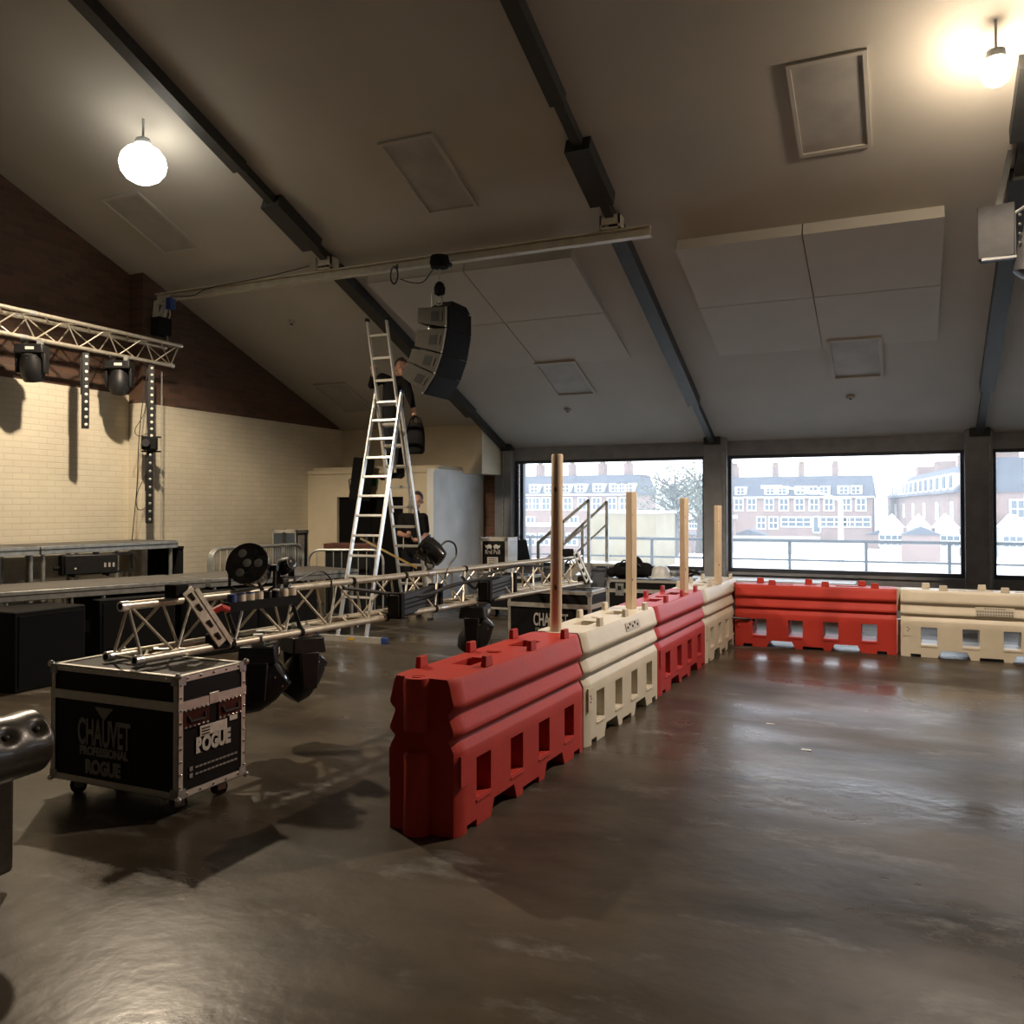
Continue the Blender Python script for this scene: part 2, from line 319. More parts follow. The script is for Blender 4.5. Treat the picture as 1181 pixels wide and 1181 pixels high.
# window wall: sill wall, lintel, piers
wm = MB().span((XL1 - .2, YW, 0), (XR + .2, YW + .22, WZ0 - .06)).span((XL1 - .2, YW, WZ1 + .05), (XR + .2, YW + .22, EZ + .1))
wm.span((XL1 - .2, YW, WZ0 - .06), (WINS[0][0] - .06, YW + .22, WZ1 + .05))
struct(wm.build('wall_window', 'concrete_dark'))
for i, (a, b) in enumerate(((-3.01, -2.55), (.69, 1.14), (4.38, 4.84))):
    p = struct(MB().span((a + .05, YW - .14, 0), (b - .05, YW + .22, EZ + .04)).build('trim_%d' % (i + 1), 'concrete_dark', bevel=.01))
    MB().span((b - .10, YW - .165, .5), (b - .075, YW - .14, WZ1 + .1)).build('conduit', 'galv', p)
p = struct(MB().span((-6.66, YW - .14, 0), (-6.34, YW, EZ + .04)).build('trim_4', 'concrete_dark', bevel=.01))
MB().span((-6.50, YW - .165, .4), (-6.48, YW - .14, EZ - .1)).build('conduit', 'galv', p)
for i, (a, b) in enumerate(WINS):
    m = MB(); y0, y1 = YW + .01, YW + .13
    for q in (((a - .06, y0, WZ0 - .07), (a + .0, y1, WZ1 + .06)), ((b, y0, WZ0 - .07), (b + .06, y1, WZ1 + .06)), ((a, y0, WZ0 - .07), (b, y1, WZ0)), ((a, y0, WZ1), (b, y1, WZ1 + .06))): m.span(*q)
    if i == 0: m.span((a + .03, y0, WZ0), (a + .10, y1, WZ1))
    f = struct(m.build('window_%d' % (i + 1), 'frame_dark'))
    MB().span((a, YW + .07, WZ0), (b, YW + .076, WZ1)).build('pane', 'window_glass', f, smooth=0)
    MB().span((a - .05, YW - .05, WZ0 - .10), (b + .05, YW + .02, WZ0 - .065)).build('window_sill', 'concrete_dark', f)
# rafters with their thicker splice plates
def rafter(n, x, wd=.13, plates=()):
    def seg(y0, y1, w_, dp, nm, par, mt='steel_dark'):
        lo = [cpt(x - w_ / 2, y0, -dp), cpt(x + w_ / 2, y0, -dp), cpt(x + w_ / 2, y1, -dp), cpt(x - w_ / 2, y1, -dp)]
        return MB().hexa(lo, [p + NUP * (dp + .02) for p in lo]).build(nm, mt, par)
    b = struct(seg(RIDGE, YW - .05, wd * .72, .10, 'trim_%d' % n, None))
    for y0, y1, w_, dp in plates: seg(y0, y1, w_, dp, 'splice_plate', b)
    s = cpt(x, YW - .08, -.03); MB().box(s, (.26, .2, .12)).build('shoe_plate', 'steel_dark', b, bevel=.01)
PL = ((4.6, 7.2, .14, .13), (7.7, 8.45, .25, .15), (8.9, 12.6, .17, .14))
for n, x in ((5, -6.47), (6, -2.82), (7, .93), (8, 4.6)): rafter(n, x, .13, PL)
# partition block with black door, lit side wall, bulkhead above, brick pier
YP, XP, ZP = 12.1, -6.9, 2.25
DX0, DX1, DZ = -8.75, -7.45, 1.80
pm = MB().span((XL2, YP, 0), (DX0, YP + .15, ZP)).span((DX1, YP, 0), (XP - .12, YP + .15, ZP)).span((DX0, YP, DZ), (DX1, YP + .15, ZP))
pw = struct(pm.build('wall_partition', 'cream_paint'))
for a, b, c, d in ((DX0 - .1, DX0, 0, DZ + .1), (DX1, DX1 + .1, 0, DZ + .1), (DX0, DX1, DZ, DZ + .1)): MB().span((a, YP - .025, c), (b, YP, d)).build('architrave', 'cream_paint', pw)
MB().span((XL2, YP - .02, ZP - .06), (XP - .12, YP, ZP)).build('capping', 'cream_paint', pw)
sw = struct(MB().span((XP - .12, YP, 0), (XP, YW, ZP)).build('wall_partition_side', 'white_paint'))
MB().span((XP, YP, ZP - .05), (XP + .02, YW - .15, ZP)).build('capping', 'white_paint', sw)
struct(MB().span((XL2, YP + .15, ZP), (XP, YW, ZP + .06)).build('wall_partition_roof', 'cream_paint'))
bk = [(13.1, 2.2), (YW, 2.2), (YW, zc(YW) + .02), (13.1, zc(13.1) + .02)]
struct(MB().hexa([V((XL2, a, b)) for a, b in bk], [V((-6.53, a, b)) for a, b in bk]).build('wall_bulkhead', 'cream_paint'))
struct(MB().span((XP + .03, YW - .12, 0), (-6.66, YW, 2.2)).build('wall_brick_pier', 'brick_red'))
d1 = struct(MB().span((DX0, YP + .04, 0), ((DX0 + DX1) / 2 - .004, YP + .09, DZ)).span(((DX0 + DX1) / 2 + .004, YP + .04, 0), (DX1, YP + .09, DZ)).build('door_1', 'door_black'))
for s in (-1, 1): MB().bar(((DX0 + DX1) / 2 + s * .07, YP + .005, .85), ((DX0 + DX1) / 2 + s * .07, YP + .005, 1.15), .02, .03).build('door_handle', 'galv', d1)
# ================================================================== LAMPS
t = thing('ceiling_lamp', 'glowing white round lamp hanging close under the ceiling, upper left', 'lamp', LAMP_A)
MB().ball((0, 0, -.02), .215, 28, sc_=(1.08, 1.08, .95)).build('globe', 'lamp_glow', t)
MB().lathe([(.02, .25), (.07, .24), (.085, .19), (.075, .17)], 20).build('cap', 'sill_white', t)
MB().cyl((0, 0, .24), (0, 0, EZ + SL * (YW - LAMP_A.y) - LAMP_A.z), .012).build('drop_rod', 'sill_white', t)
tb = thing('ceiling_lamp', 'warm globe lamp hanging under the ceiling, upper right', 'lamp', LAMP_B)
MB().ball((0, 0, -.02), .105, 20).build('globe', 'lamp_glow_b', tb)
MB().lathe([(.02, .15), (.065, .14), (.07, .08), (.055, .07)], 20).build('cap', 'galv', tb)
MB().cyl((0, 0, .14), (0, 0, EZ + SL * (YW - LAMP_B.y) - LAMP_B.z), .01).build('drop_rod', 'galv', tb)
# ================================================================== OUTSIDE
g = MB().span((-160, YW + .3, -3.3), (160, 260, -2.3)).build('ground_outside', 'paving'); struct(g)
struct(MB().span((XL1 - 2, YW + .22, -2.3), (XR + 4, 16.6, -.1)).build('terrace_outside', 'paving'))
t = thing('terrace_railing', 'dark steel railing with two rails outside the windows', 'railing', (0, 16, -.1))
for z, r in ((1.14, .028), (.80, .018)):
    MB().cyl((-9.5, 0, z), (9, 0, z), r, n=8).build('rail', 'rail_paint', t)
pm_ = MB().bar((0, 0, 0), (0, 0, 1.14), .05, .05).mesh('post', 'rail_paint')
for x in (-8.14, -6.89, -5.64, -4.39, -3.15, -1.9, -.65, .62, 1.87, 3.1, 4.4, 5.6): link('post', pm_, t, M.Translation((x, 0, 0)))
def win_mesh(w_, h_, nx, ny, fr=.12):
    m = MB(); m.box((0, .06, 0), (w_, .1, h_), mi=1)
    for i in range(nx + 1): m.box((-w_ / 2 + w_ * i / nx, 0, 0), (fr if 0 < i < nx else fr * 1.4, .1, h_ + fr))
    for j in range(ny + 1): m.box((0, 0, -h_ / 2 + h_ * j / ny), (w_ + fr, .1, fr if 0 < j < ny else fr * 1.4))
    return m.mesh('window', ['render_white', 'pane_far'], 0)
W_SASH = win_mesh(1.1, 1.5, 2, 2); W_WIDE = win_mesh(3.6, 1.2, 4, 2); W_DOOR = win_mesh(.9, 2., 1, 1)
def terrace_house(px0, px1, Y, yr, ye, yb, lb, chim, rows, dorm, xd=0):
    """long brick block: pixel columns give its ends, rows give ridge, eaves and base heights"""
    a = oy(px0, ye, Y); b = oy(px1, ye, Y); zr = oy(px1, yr, Y).z; ze = oy(px1, ye, Y).z; zb = min(oy(px1, yb, Y).z, -2.0) - .3
    D_ = 9.; L_ = b.x - a.x; t = thing('brick_terrace', lb, 'building', (a.x, Y, zb)); H_ = ze - zb; RH = zr - ze
    MB().span((0, 0, 0), (L_, D_, H_)).build('wall', 'brick_far', t)
    rf = MB().hexa([V((-.2, -.3, H_)), V((L_ + .2, -.3, H_)), V((L_ + .2, D_ + .3, H_)), V((-.2, D_ + .3, H_))], [V((.1, 2.6, H_ + RH)), V((L_ - .1, 2.6, H_ + RH)), V((L_ - .1, D_ - 2.6, H_ + RH)), V((.1, D_ - 2.6, H_ + RH))]).build('roof', 'slate', t)
    MB().span((-.25, -.42, H_ - .12), (L_ + .25, -.28, H_ + .1)).build('gutter', 'render_white', rf)
    for px, wpx in chim:
        c = oy(px, 540, Y + 4); x = c.x - a.x; wd = wpx / 1000 * Y * .9
        ch = MB().span((x - wd / 2, 3.6, H_), (x + wd / 2, 5.2, H_ + RH + 1.5)).build('chimney', 'brick_far', t)
        for k in (-.3, 0, .3): MB().cyl((x + k * wd, 4.4, H_ + RH + 1.5), (x + k * wd, 4.4, H_ + RH + 1.95), .16, .13, 8).build('chimney_pot', 'brick_tan', ch)
    for px in dorm:
        c = oy(px, 560, Y); x = c.x - a.x; z = H_ + RH * .30
        dm = MB().span((x - .75, .1, z - .55), (x + .75, 2.2, z + .6)).build('dormer', 'render_white', t)
        link('window', W_SASH, dm, M.Translation((x, .05, z)) @ M.Diagonal((.9, 1, .6, 1)))
    for py, pxs, wmesh in rows:
        for px in pxs:
            c = oy(px, py, Y); link('window', wmesh, t, M.Translation((c.x - a.x, -.06, c.z - zb)))
    return t
terrace_house(560, 733, 100, 546, 570, 617, 'long brick block with tall chimneys seen through the left window', [(622, 7), (659, 6), (694, 8), (724, 8)],
              [(581, (610, 618, 630, 645, 655, 672, 688, 706, 720), W_SASH), (603, (612, 640, 662), W_SASH)], (616, 633, 652, 669, 690, 709, 717, 725))
terrace_house(815, 1006, 115, 547, 573, 617, 'brick block with slate roof and white dormers seen through the middle window', [(847, 8), (894, 6), (924, 6), (963, 7)],
              [(582, (852, 867, 887, 904, 922, 939, 956, 976, 993), W_SASH), (603, (878, 892), W_SASH), (602, (918, 962, 986), W_WIDE), (605, (942,), W_DOOR)], (854, 888, 902, 923, 938, 950, 973, 987))
# receding terrace on the right, running away from the viewer
def receding(px, lb, n, Y0, zr):
    a = oy(px, 575, Y0); t = thing('slate_roofed_terrace', lb, 'building', (a.x, Y0, -2.6), rad(8)); L_ = 45.
    H_ = 5.6; MB().span((0, 0, 0), (9, L_, H_)).build('wall', 'brick_far', t)
    MB().hexa([V((-.4, -.3, H_)), V((9.4, -.3, H_)), V((9.4, L_, H_)), V((-.4, L_, H_))], [V((3, .1, H_ + zr)), V((6, .1, H_ + zr)), V((6, L_, H_ + zr)), V((3, L_, H_ + zr))]).build('roof', 'slate', t)
    for k in range(n):
        y = 2 + k * (L_ - 4) / n; dm = MB().span((-.1, y - .9, H_ + .2), (2.0, y + .9, H_ + 1.7)).build('dormer', 'render_white', t)
        MB().span((-.16, y - .6, H_ + .45), (-.1, y + .6, H_ + 1.5)).build('window', 'pane_far', dm)
    for x in (1.8, 4.5, 7.2): link('window', W_SASH, t, M.Translation((x, -.05, H_ - 1.4))); link('window', W_SASH, t, M.Translation((x, .6, H_ + .9)) @ M.Diagonal((1, 1, .8, 1)))
    for k in range(4):
        y = 3 + k * 13; MB().span((3.4, y, H_), (5.4, y + 2, H_ + zr + 1.2)).build('chimney', 'brick_far', t)
    for k in range(8):
        y = 2 + k * 7; link('window', W_SASH, t, M.Translation((-.05, y, H_ - 1.6)) @ M.Rotation(rad(-90), 4, 'Z'))
receding(1104, 'slate roofed terrace with a row of white dormers, running into the distance', 13, 82, 2.9)
# low white sheds with glazed pitched roofs
for k, (px, lb) in enumerate(((1028, 'low white shed with pitched roof beside the brick block'), (1060, 'middle low white shed with pitched roof'), (1092, 'low white shed with pitched roof by the pier'), (1172, 'low white shed seen through the rightmost window'))):
    a = oy(px, 605, 76); t = thing('white_shed', lb, 'shed', (a.x, 76, -2.4)); hw = .86
    MB().span((-hw, 0, 0), (hw, 6, 2.5)).build('wall', 'render_white', t)
    MB().add([V(p) for p in ((-hw - .1, -.2, 2.5), (hw + .1, -.2, 2.5), (0, -.2, 3.6), (-hw - .1, 6, 2.5), (hw + .1, 6, 2.5), (0, 6, 3.6))], [(0, 1, 2), (5, 4, 3), (0, 2, 5, 3), (2, 1, 4, 5), (1, 0, 3, 4)]).build('roof', 'sill_white', t, smooth=0)
    link('window', W_WIDE, t, M.Translation((0, -.06, 1.5)) @ M.Diagonal((.5, 1, .75, 1)))
t = thing('tan_brick_wall', 'tall tan brick wall seen through the left window', 'building', (0, 56, -2.5))
a = oy(680, 592, 56); b = oy(757, 592, 56)
MB().span((a.x, 0, 0), (b.x, 5, a.z + 2.5)).build('wall', 'brick_tan', t); MB().span((a.x - .1, -.1, a.z + 2.5), (b.x + .1, 5.1, a.z + 2.68)).build('coping', 'sill_white', t)
t = thing('low_annex', 'low annex with a band of windows left of the tan wall', 'building', (0, 64, -2.5)); a = oy(598, 607, 64); b = oy(668, 607, 64)
MB().span((a.x - 2, 0, 0), (b.x, 5, a.z + 2.5)).build('wall', 'brick_far', t); MB().span((a.x - 2.2, -.3, a.z + 2.5), (b.x + .2, 5.2, a.z + 2.7)).build('roof', 'sill_white', t)
for px in (612, 628, 660):
    c = oy(px, 622, 64); link('window', W_SASH, t, M.Translation((c.x, -.05, c.z + 2.5)) @ M.Diagonal((.8, 1, .6, 1)))
t = thing('glazed_hall', 'low flat-roofed hall with window band below the bare trees', 'building', (0, 86, -2.5)); a = oy(752, 597, 86); b = oy(838, 597, 86)
MB().span((a.x, 0, 0), (b.x, 5, a.z + 2.5)).build('wall', 'brick_far', t); MB().span((a.x - .2, -.4, a.z + 2.4), (b.x + .2, 5, a.z + 2.75)).build('roof', 'render_white', t)
for px in (763, 776, 801, 815): c = oy(px, 604, 86); link('window', W_WIDE, t, M.Translation((c.x, -.05, c.z + 2.5)) @ M.Diagonal((.3, 1, .8, 1)))
t = thing('garden_wall', 'long low wall below the brick block outside', 'wall', (0, 78, -2.4)); a = oy(830, 619, 78); b = oy(945, 619, 78)
MB().span((a.x - .5, 0, 0), (b.x, .4, a.z + 2.4)).build('wall', 'wall_far', t); MB().span((a.x - .5, -.06, a.z + 2.4), (b.x + .05, .46, a.z + 2.5)).build('coping', 'wall_far', t)
for px, Y, s, lb in ((863, 97, 1.8, 'pitched shed roof low in the middle window'), (1018, 92, 1.5, 'dark pitched roof in front of the white sheds'), (773, 76, 1.9, 'small pitched roof below the bare trees'), (1062, 71, 1.3, 'dark gabled roof under the middle white shed')):
    c = oy(px, 617, Y); t = thing('small_outbuilding', lb, 'shed', (c.x, Y, -2.4)); z = c.z + 2.4
    MB().span((-s, 0, 0), (s, 3, max(.3, z))).build('wall', 'brick_far', t)
    MB().add([V(p) for p in ((-s - .1, -.15, z), (s + .1, -.15, z), (0, -.15, z + .6), (-s - .1, 3, z), (s + .1, 3, z), (0, 3, z + .6))], [(0, 1, 2), (5, 4, 3), (0, 2, 5, 3), (2, 1, 4, 5), (1, 0, 3, 4)]).build('roof', 'slate', t, smooth=0)
c = oy(970, 640, 36); t = thing('street_light', 'pale grey lamp column outside the middle window', 'street lamp', (c.x, 36, -2.3)); zt = oy(970, 577, 36).z + 2.3
MB().cyl((0, 0, 0), (0, 0, zt), .13, .09, 12).build('column', 'lamp_post', t); MB().tube([(0, 0, zt), (-.6, 0, zt + .25), (-2.2, 0, zt + .55)], .06).build('arm', 'lamp_post', t)
MB().box((-2.6, 0, zt + .55), (.8, .3, .14)).build('lantern', 'lamp_post', t)
def tree(px, py, Y, h, rx, lb, n):
    c = oy(px, py, Y); t = thing('bare_tree', lb, 'tree', (c.x, Y, -2.4)); zc_ = c.z + 2.4
    m = MB().tube([(0, 0, 0), (.1, 0, zc_ * .5), (0, .1, zc_ + h * .4)], [.35, .25, .06], 8)
    for k in range(26):
        a = k * 2.4; z0 = zc_ * .45 + (k / 26) * zc_ * .7; e = V((math.cos(a) * rx * random.uniform(.5, 1), math.sin(a) * rx * .6, z0 + random.uniform(.6, 1.) * h * .7))
        m.tube([(0, 0, z0), e * .5 + V((0, 0, z0 * .55)), e], [.12, .07, .02], 5)
    m.build('trunk', 'bark', t)
    f = MB()
    for k in range(n):
        u = V((random.gauss(0, .45), random.gauss(0, .35), random.gauss(0, .42)))
        if u.length > 1: u.normalize()
        p = V((u.x * rx, u.y * rx, zc_ + u.z * h)); d1_ = V((random.uniform(-1, 1), random.uniform(-1, 1), random.uniform(-1, 1))).normalized() * .16; d2 = d1_.cross(V((.3, .5, .8))).normalized() * .10
        f.add([p - d1_, p + d2, p + d1_, p - d2], [(0, 1, 2, 3)])
    o = f.build('foliage', 'leaf', t, smooth=0); o['kind'] = 'stuff'
tree(778, 572, 70, 2.4, 3.2, 'leafy grey-green tree seen at the right of the left window', 1300)
tree(806, 566, 76, 2.6, 2.4, 'thin twiggy tree behind the pier between the windows', 700)
t = thing('rooftop_flats', 'distant stepped block of flats above the trees', 'building', (0, 170, -2.5))
for i, (p0, p1, pt) in enumerate(((728, 745, 555), (738, 765, 562), (750, 800, 570))):
    a = oy(p0, pt, 170); b = oy(p1, pt, 170); MB().span((a.x, i * 2, 0), (b.x, i * 2 + 8, a.z + 2.5)).build('storey_block', 'render_white', t)
# ================================================================== WATER-FILLED BARRIERS
BL, BW, BH = 1.74, .205, .765
def barrier_mesh(mt):
    zs = [(0, BW), (.035, BW), (.085, BW), (.145, BW), (.345, BW), (.405, BW)]
    zs += [(.418, BW - .004), (.452, BW - .024), (.462, BW - .029), (.470, BW - .028), (.482, BW - .012), (.496, BW - .001), (.512, BW - .001), (.525, BW - .006),
           (.578, BW - .027), (.590, BW - .031), (.600, BW - .028), (.614, BW - .012), (.630, BW - .001), (.648, BW - .001), (.662, BW - .006), (.730, BW - .022), (.752, BW - .030), (BH, BW - .038)]
    wz = [p[0] for p in zs]
    # columns of the body: four through windows, two fork slots and small bottom notches
    wx = [.0, .05, .20, .36, .43, .60, .70, .76, .96, 1.03, 1.10, 1.24, 1.31, 1.38, 1.54, 1.69, BL]
    wx = [0, .05, .10, .20, .36, .40, .60, .64, .76, .98, 1.10, 1.14, 1.34, 1.38, 1.54, 1.64, 1.69, BL]
    def isvoid(i, j):
        x = (wx[i] + wx[i + 1]) / 2; z = (wz[j] + wz[j + 1]) / 2
        if .145 < z < .345: return any(a < x < b for a, b in ((.20, .36), (.60, .76), (.98, 1.14), (1.38, 1.54)))
        if z < .085 and .40 < x < .64: return True
        if z < .085 and 1.10 < x < 1.34: return True
        if z < .035 and (.10 < x < .20 or .76 < x < .98 or 1.54 < x < 1.64): return True
        return False
    def px_(i, j):
        x = wx[i]; z = wz[j]
        if z < .08:                                    # splayed fork slots
            k = (.085 - z) * .45
            if abs(x - .40) < .001 or abs(x - 1.10) < .001: x -= k
            if abs(x - .64) < .001 or abs(x - 1.34) < .001: x += k
        return x
    NX, NZ = len(wx) - 1, len(zs) - 1; vs = []; idx = {}
    def vid(i, j, s):
        if (i, j, s) not in idx:
            e = .022 if (i in (0, NX)) else 0          # rounded ends
            idx[(i, j, s)] = len(vs); vs.append(V((px_(i, j), s * (zs[j][1] - e), zs[j][0])))
        return idx[(i, j, s)]
    fs = []; void = lambda i, j: not (0 <= i < NX and 0 <= j < NZ) or isvoid(i, j)
    for i in range(NX):
        for j in range(NZ):
            if void(i, j): continue
            for s in (1, -1): fs.append((vid(i, j, s), vid(i + 1, j, s), vid(i + 1, j + 1, s), vid(i, j + 1, s)))
            for (di, dj, a, b) in ((-1, 0, (i, j), (i, j + 1)), (1, 0, (i + 1, j), (i + 1, j + 1)), (0, -1, (i, j), (i + 1, j)), (0, 1, (i, j + 1), (i + 1, j + 1))):
                if dj == 1 and j + 1 == NZ: continue   # top built below with its pits
                if void(i + di, j + dj): fs.append((vid(*a, 1), vid(*b, 1), vid(*b, -1), vid(*a, -1)))
    # top deck with two oblong hand pits
    ys = [-.06, .06]; tw = zs[-1][1]
    for i in range(NX):
        c = [vid(i, NZ, -1), vid(i + 1, NZ, -1), vid(i + 1, NZ, 1), vid(i, NZ, 1)]
        k = len(vs); xa, xb = wx[i], wx[i + 1]
        vs += [V((xa, -.06, BH)), V((xb, -.06, BH)), V((xb, .06, BH)), V((xa, .06, BH))]
        fs += [(c[0], c[1], k + 1, k), (k + 3, k + 2, c[2], c[3])]
        xm = (xa + xb) / 2
        if .40 < xm < .64 or 1.10 < xm < 1.34:
            n = len(vs); vs += [p - V((0, 0, .10)) for p in vs[k:k + 4]]
            fs += [(n, n + 1, n + 2, n + 3), (k, k + 1, n + 1, n), (k + 2, k + 3, n + 3, n + 2), (k + 1, k + 2, n + 2, n + 1), (k + 3, k, n, n + 3)]
        else: fs.append((k, k + 1, k + 2, k + 3))
    m = MB().add(vs, fs); me = m.mesh('body', mt, 0)
    bm = bmesh.new(); bm.from_mesh(me); bmesh.ops.remove_doubles(bm, verts=bm.verts, dist=.0004); bmesh.ops.recalc_face_normals(bm, faces=bm.faces); bm.to_mesh(me); bm.free()
    me.shade_smooth(); me.set_sharp_from_angle(angle=rad(38)); return me
BMESH = {}
def barrier(loc, rz, mt, lb, extras=()):
    if mt not in BMESH:
        B = {'body': barrier_mesh(mt)}
        B['lug'] = MB().box((0, 0, .018), (.085, .032, .06), taper=.86).mesh('lug', mt)
        B['coupling'] = MB().lathe([(.066, .24), (.072, .02), (.072, 0), (.05, 0), (.045, -.03)][::-1] if 0 else [(.072, -.26), (.074, -.02), (.068, 0), (.034, 0), (.034, -.05), (.002, -.05)], 20).mesh('coupling', mt)
        B['coupling_low'] = MB().lathe([(.074, -.40), (.074, -.02), (.060, 0), (.002, .002)], 20).mesh('coupling', mt)
        B['cap'] = MB().lathe([(.045, 0), (.045, .006), (.036, .010), (.002, .010)], 20).mesh('filler_cap', mt)
        B['sill'] = MB().bar((0, 0, 0), (.17, 0, 0), .012, .010).mesh('ledge', mt)
        B['plate'] = MB().box((0, 0, 0), (.085, .012, .15)).mesh('end_plate', mt)
        BMESH[mt] = B
    B = BMESH[mt]
    t = thing('water_barrier', lb, 'barrier', loc, rz, 'interlocking plastic barriers')
    b = link('body', B['body'], t, bevel=.006)
    for x, y in ((.25, 1), (.80, 1), (1.38, 1), (.42, -1), (1.0, -1), (1.52, -1)): link('lug', B['lug'], t, M.Translation((x, y * (BW - .056), BH + .012)), bevel=.004)
    link('coupling', B['coupling'], t, M.Translation((.006, .02, BH + .002))); link('coupling', B['coupling_low'], t, M.Translation((.006, .02, .40)))
    for x in (.86,): link('filler_cap', B['cap'], t, M.Translation((x, .03, BH)))
    for s in (1, -1):
        for x in (.195, .595, .975, 1.375): link('ledge', B['sill'], t, M.Translation((x, s * BW, .128)))
        link('end_plate', B['plate'], t, M.Translation((.075, s * (BW - .002), .315)))
    return t
# row running away along Y (near end of each at the given Y), then the pair across the room
ROW = [(-2.195, 3.73, 'red_plastic', 'bright red plastic water barrier nearest the viewer'),
       (-2.165, 5.50, 'white_plastic', 'cream plastic water barrier between two red ones'),
       (-2.135, 7.25, 'red_plastic_b', 'red plastic water barrier between the two cream ones of the long row'),
       (-2.105, 9.00, 'white_plastic_b', 'cream plastic water barrier at the corner, with the shortest post')]
for x, y, mt, lb in ROW: barrier((x, y, 0), rad(89), mt, lb)
barrier((-1.86, 10.57, 0), rad(1.2), 'red_plastic', 'red plastic water barrier standing across, below the middle window')
barrier((-.075, 10.585, 0), rad(-1.2), 'white_plastic_b', 'cream plastic water barrier at the right edge with printed notice')
# worn notices on two cream barriers
for nm in ('water_barrier.004', 'water_barrier.005'): bpy.data.objects[nm].scale = (1, 1, .94)
t = bpy.data.objects['water_barrier.001']
n_ = label(MB().box((1.05, -BW + .010, .697), (.34, .004, .062), R3('X', -13)).build('notice', 'paper', t), 'torn grey notice')
for k in range(5): MB().box((1.05 - .13 + k * .06, -BW + .0065 + (k % 2) * .0046, .692 + (k % 2) * .02), (.03, .003, .018), R3('X', -13)).build('print_mark', 'black_matte', n_)
t = bpy.data.objects['water_barrier.005']
n_ = MB().box((.90, -BW - .004, .555), (.36, .006, .10)).build('notice', 'white_plastic', t); label(n_, 'notice with three lines of dark print')
for k, (w_, h_) in enumerate(((.20, .012), (.34, .020), (.34, .022))):
    for q in range(14 if k else 8): MB().box((.90 - w_ / 2 + w_ * (q + .5) / (14 if k else 8), -BW - .008, .59 - k * .034), (w_ / (14 if k else 8) * .72, .002, h_)).build('print_mark', 'print_dim', n_)
for i, nm in ((1, 'water_barrier.001'), (5, 'water_barrier.005')):
    for dx, dz in ((.07, .02), (.085, 0), (.07, -.02)): MB().cyl((dx, -BW - .006, .315 + dz), (dx, -BW - .002, .315 + dz), .007, n=8).build('dot_mark', 'black_matte', bpy.data.objects[nm])
# timber posts standing in the barrier joints
for i, (px, py, zt, rw, lb) in enumerate(((641, 728, 1.975, .040, 'tallest timber post, rounded, nearest the viewer'), (728, 702, 1.745, .036, 'second timber post, behind the tallest one'),
                                         (789, 684, 1.71, .035, 'third timber post of the row, on a red barrier'), (828, 674, 1.64, .033, 'farthest and shortest timber post of the row'))):
    p = oz(px, py, BH); h = zt - BH; t = thing('timber_post', lb, 'post', (p.x, p.y, BH), 0, 'timber posts in the barriers')
    n = 14 if i == 0 else 4
    lean = .012 if i == 0 else .003
    if n == 14: MB().tube([(0, 0, 0), (.5 * lean, 0, h * .5), (lean, 0, h - .01), (lean, 0, h)], [rw, rw, rw, rw - .006], 16).build('pole', 'timber', t)
    else: MB().bar((0, 0, 0), (lean, 0, h), rw * 1.85, rw * 1.85, upd=V((.45, .9, 0)).normalized()).build('pole', 'timber', t, bevel=.006)
    for z in (h * .25, h * .8):
        d = V((.35, -.93, 0)); q = V((0, 0, z)) + d * (rw * .97)
        MB().ball(q, .012, 8, sc_=(1, .6, 1.8)).build('knot', 'knot', t)
# black strap joining the corner barriers
m = MB().tube([(-1.905, 10.30, .33), (-1.83, 10.33, .325), (-1.70, 10.345, .32), (-1.63, 10.42, .30)], .013)
tag(m.build('strap', 'cable'), 'black strap tying the corner barriers together', 'strap')
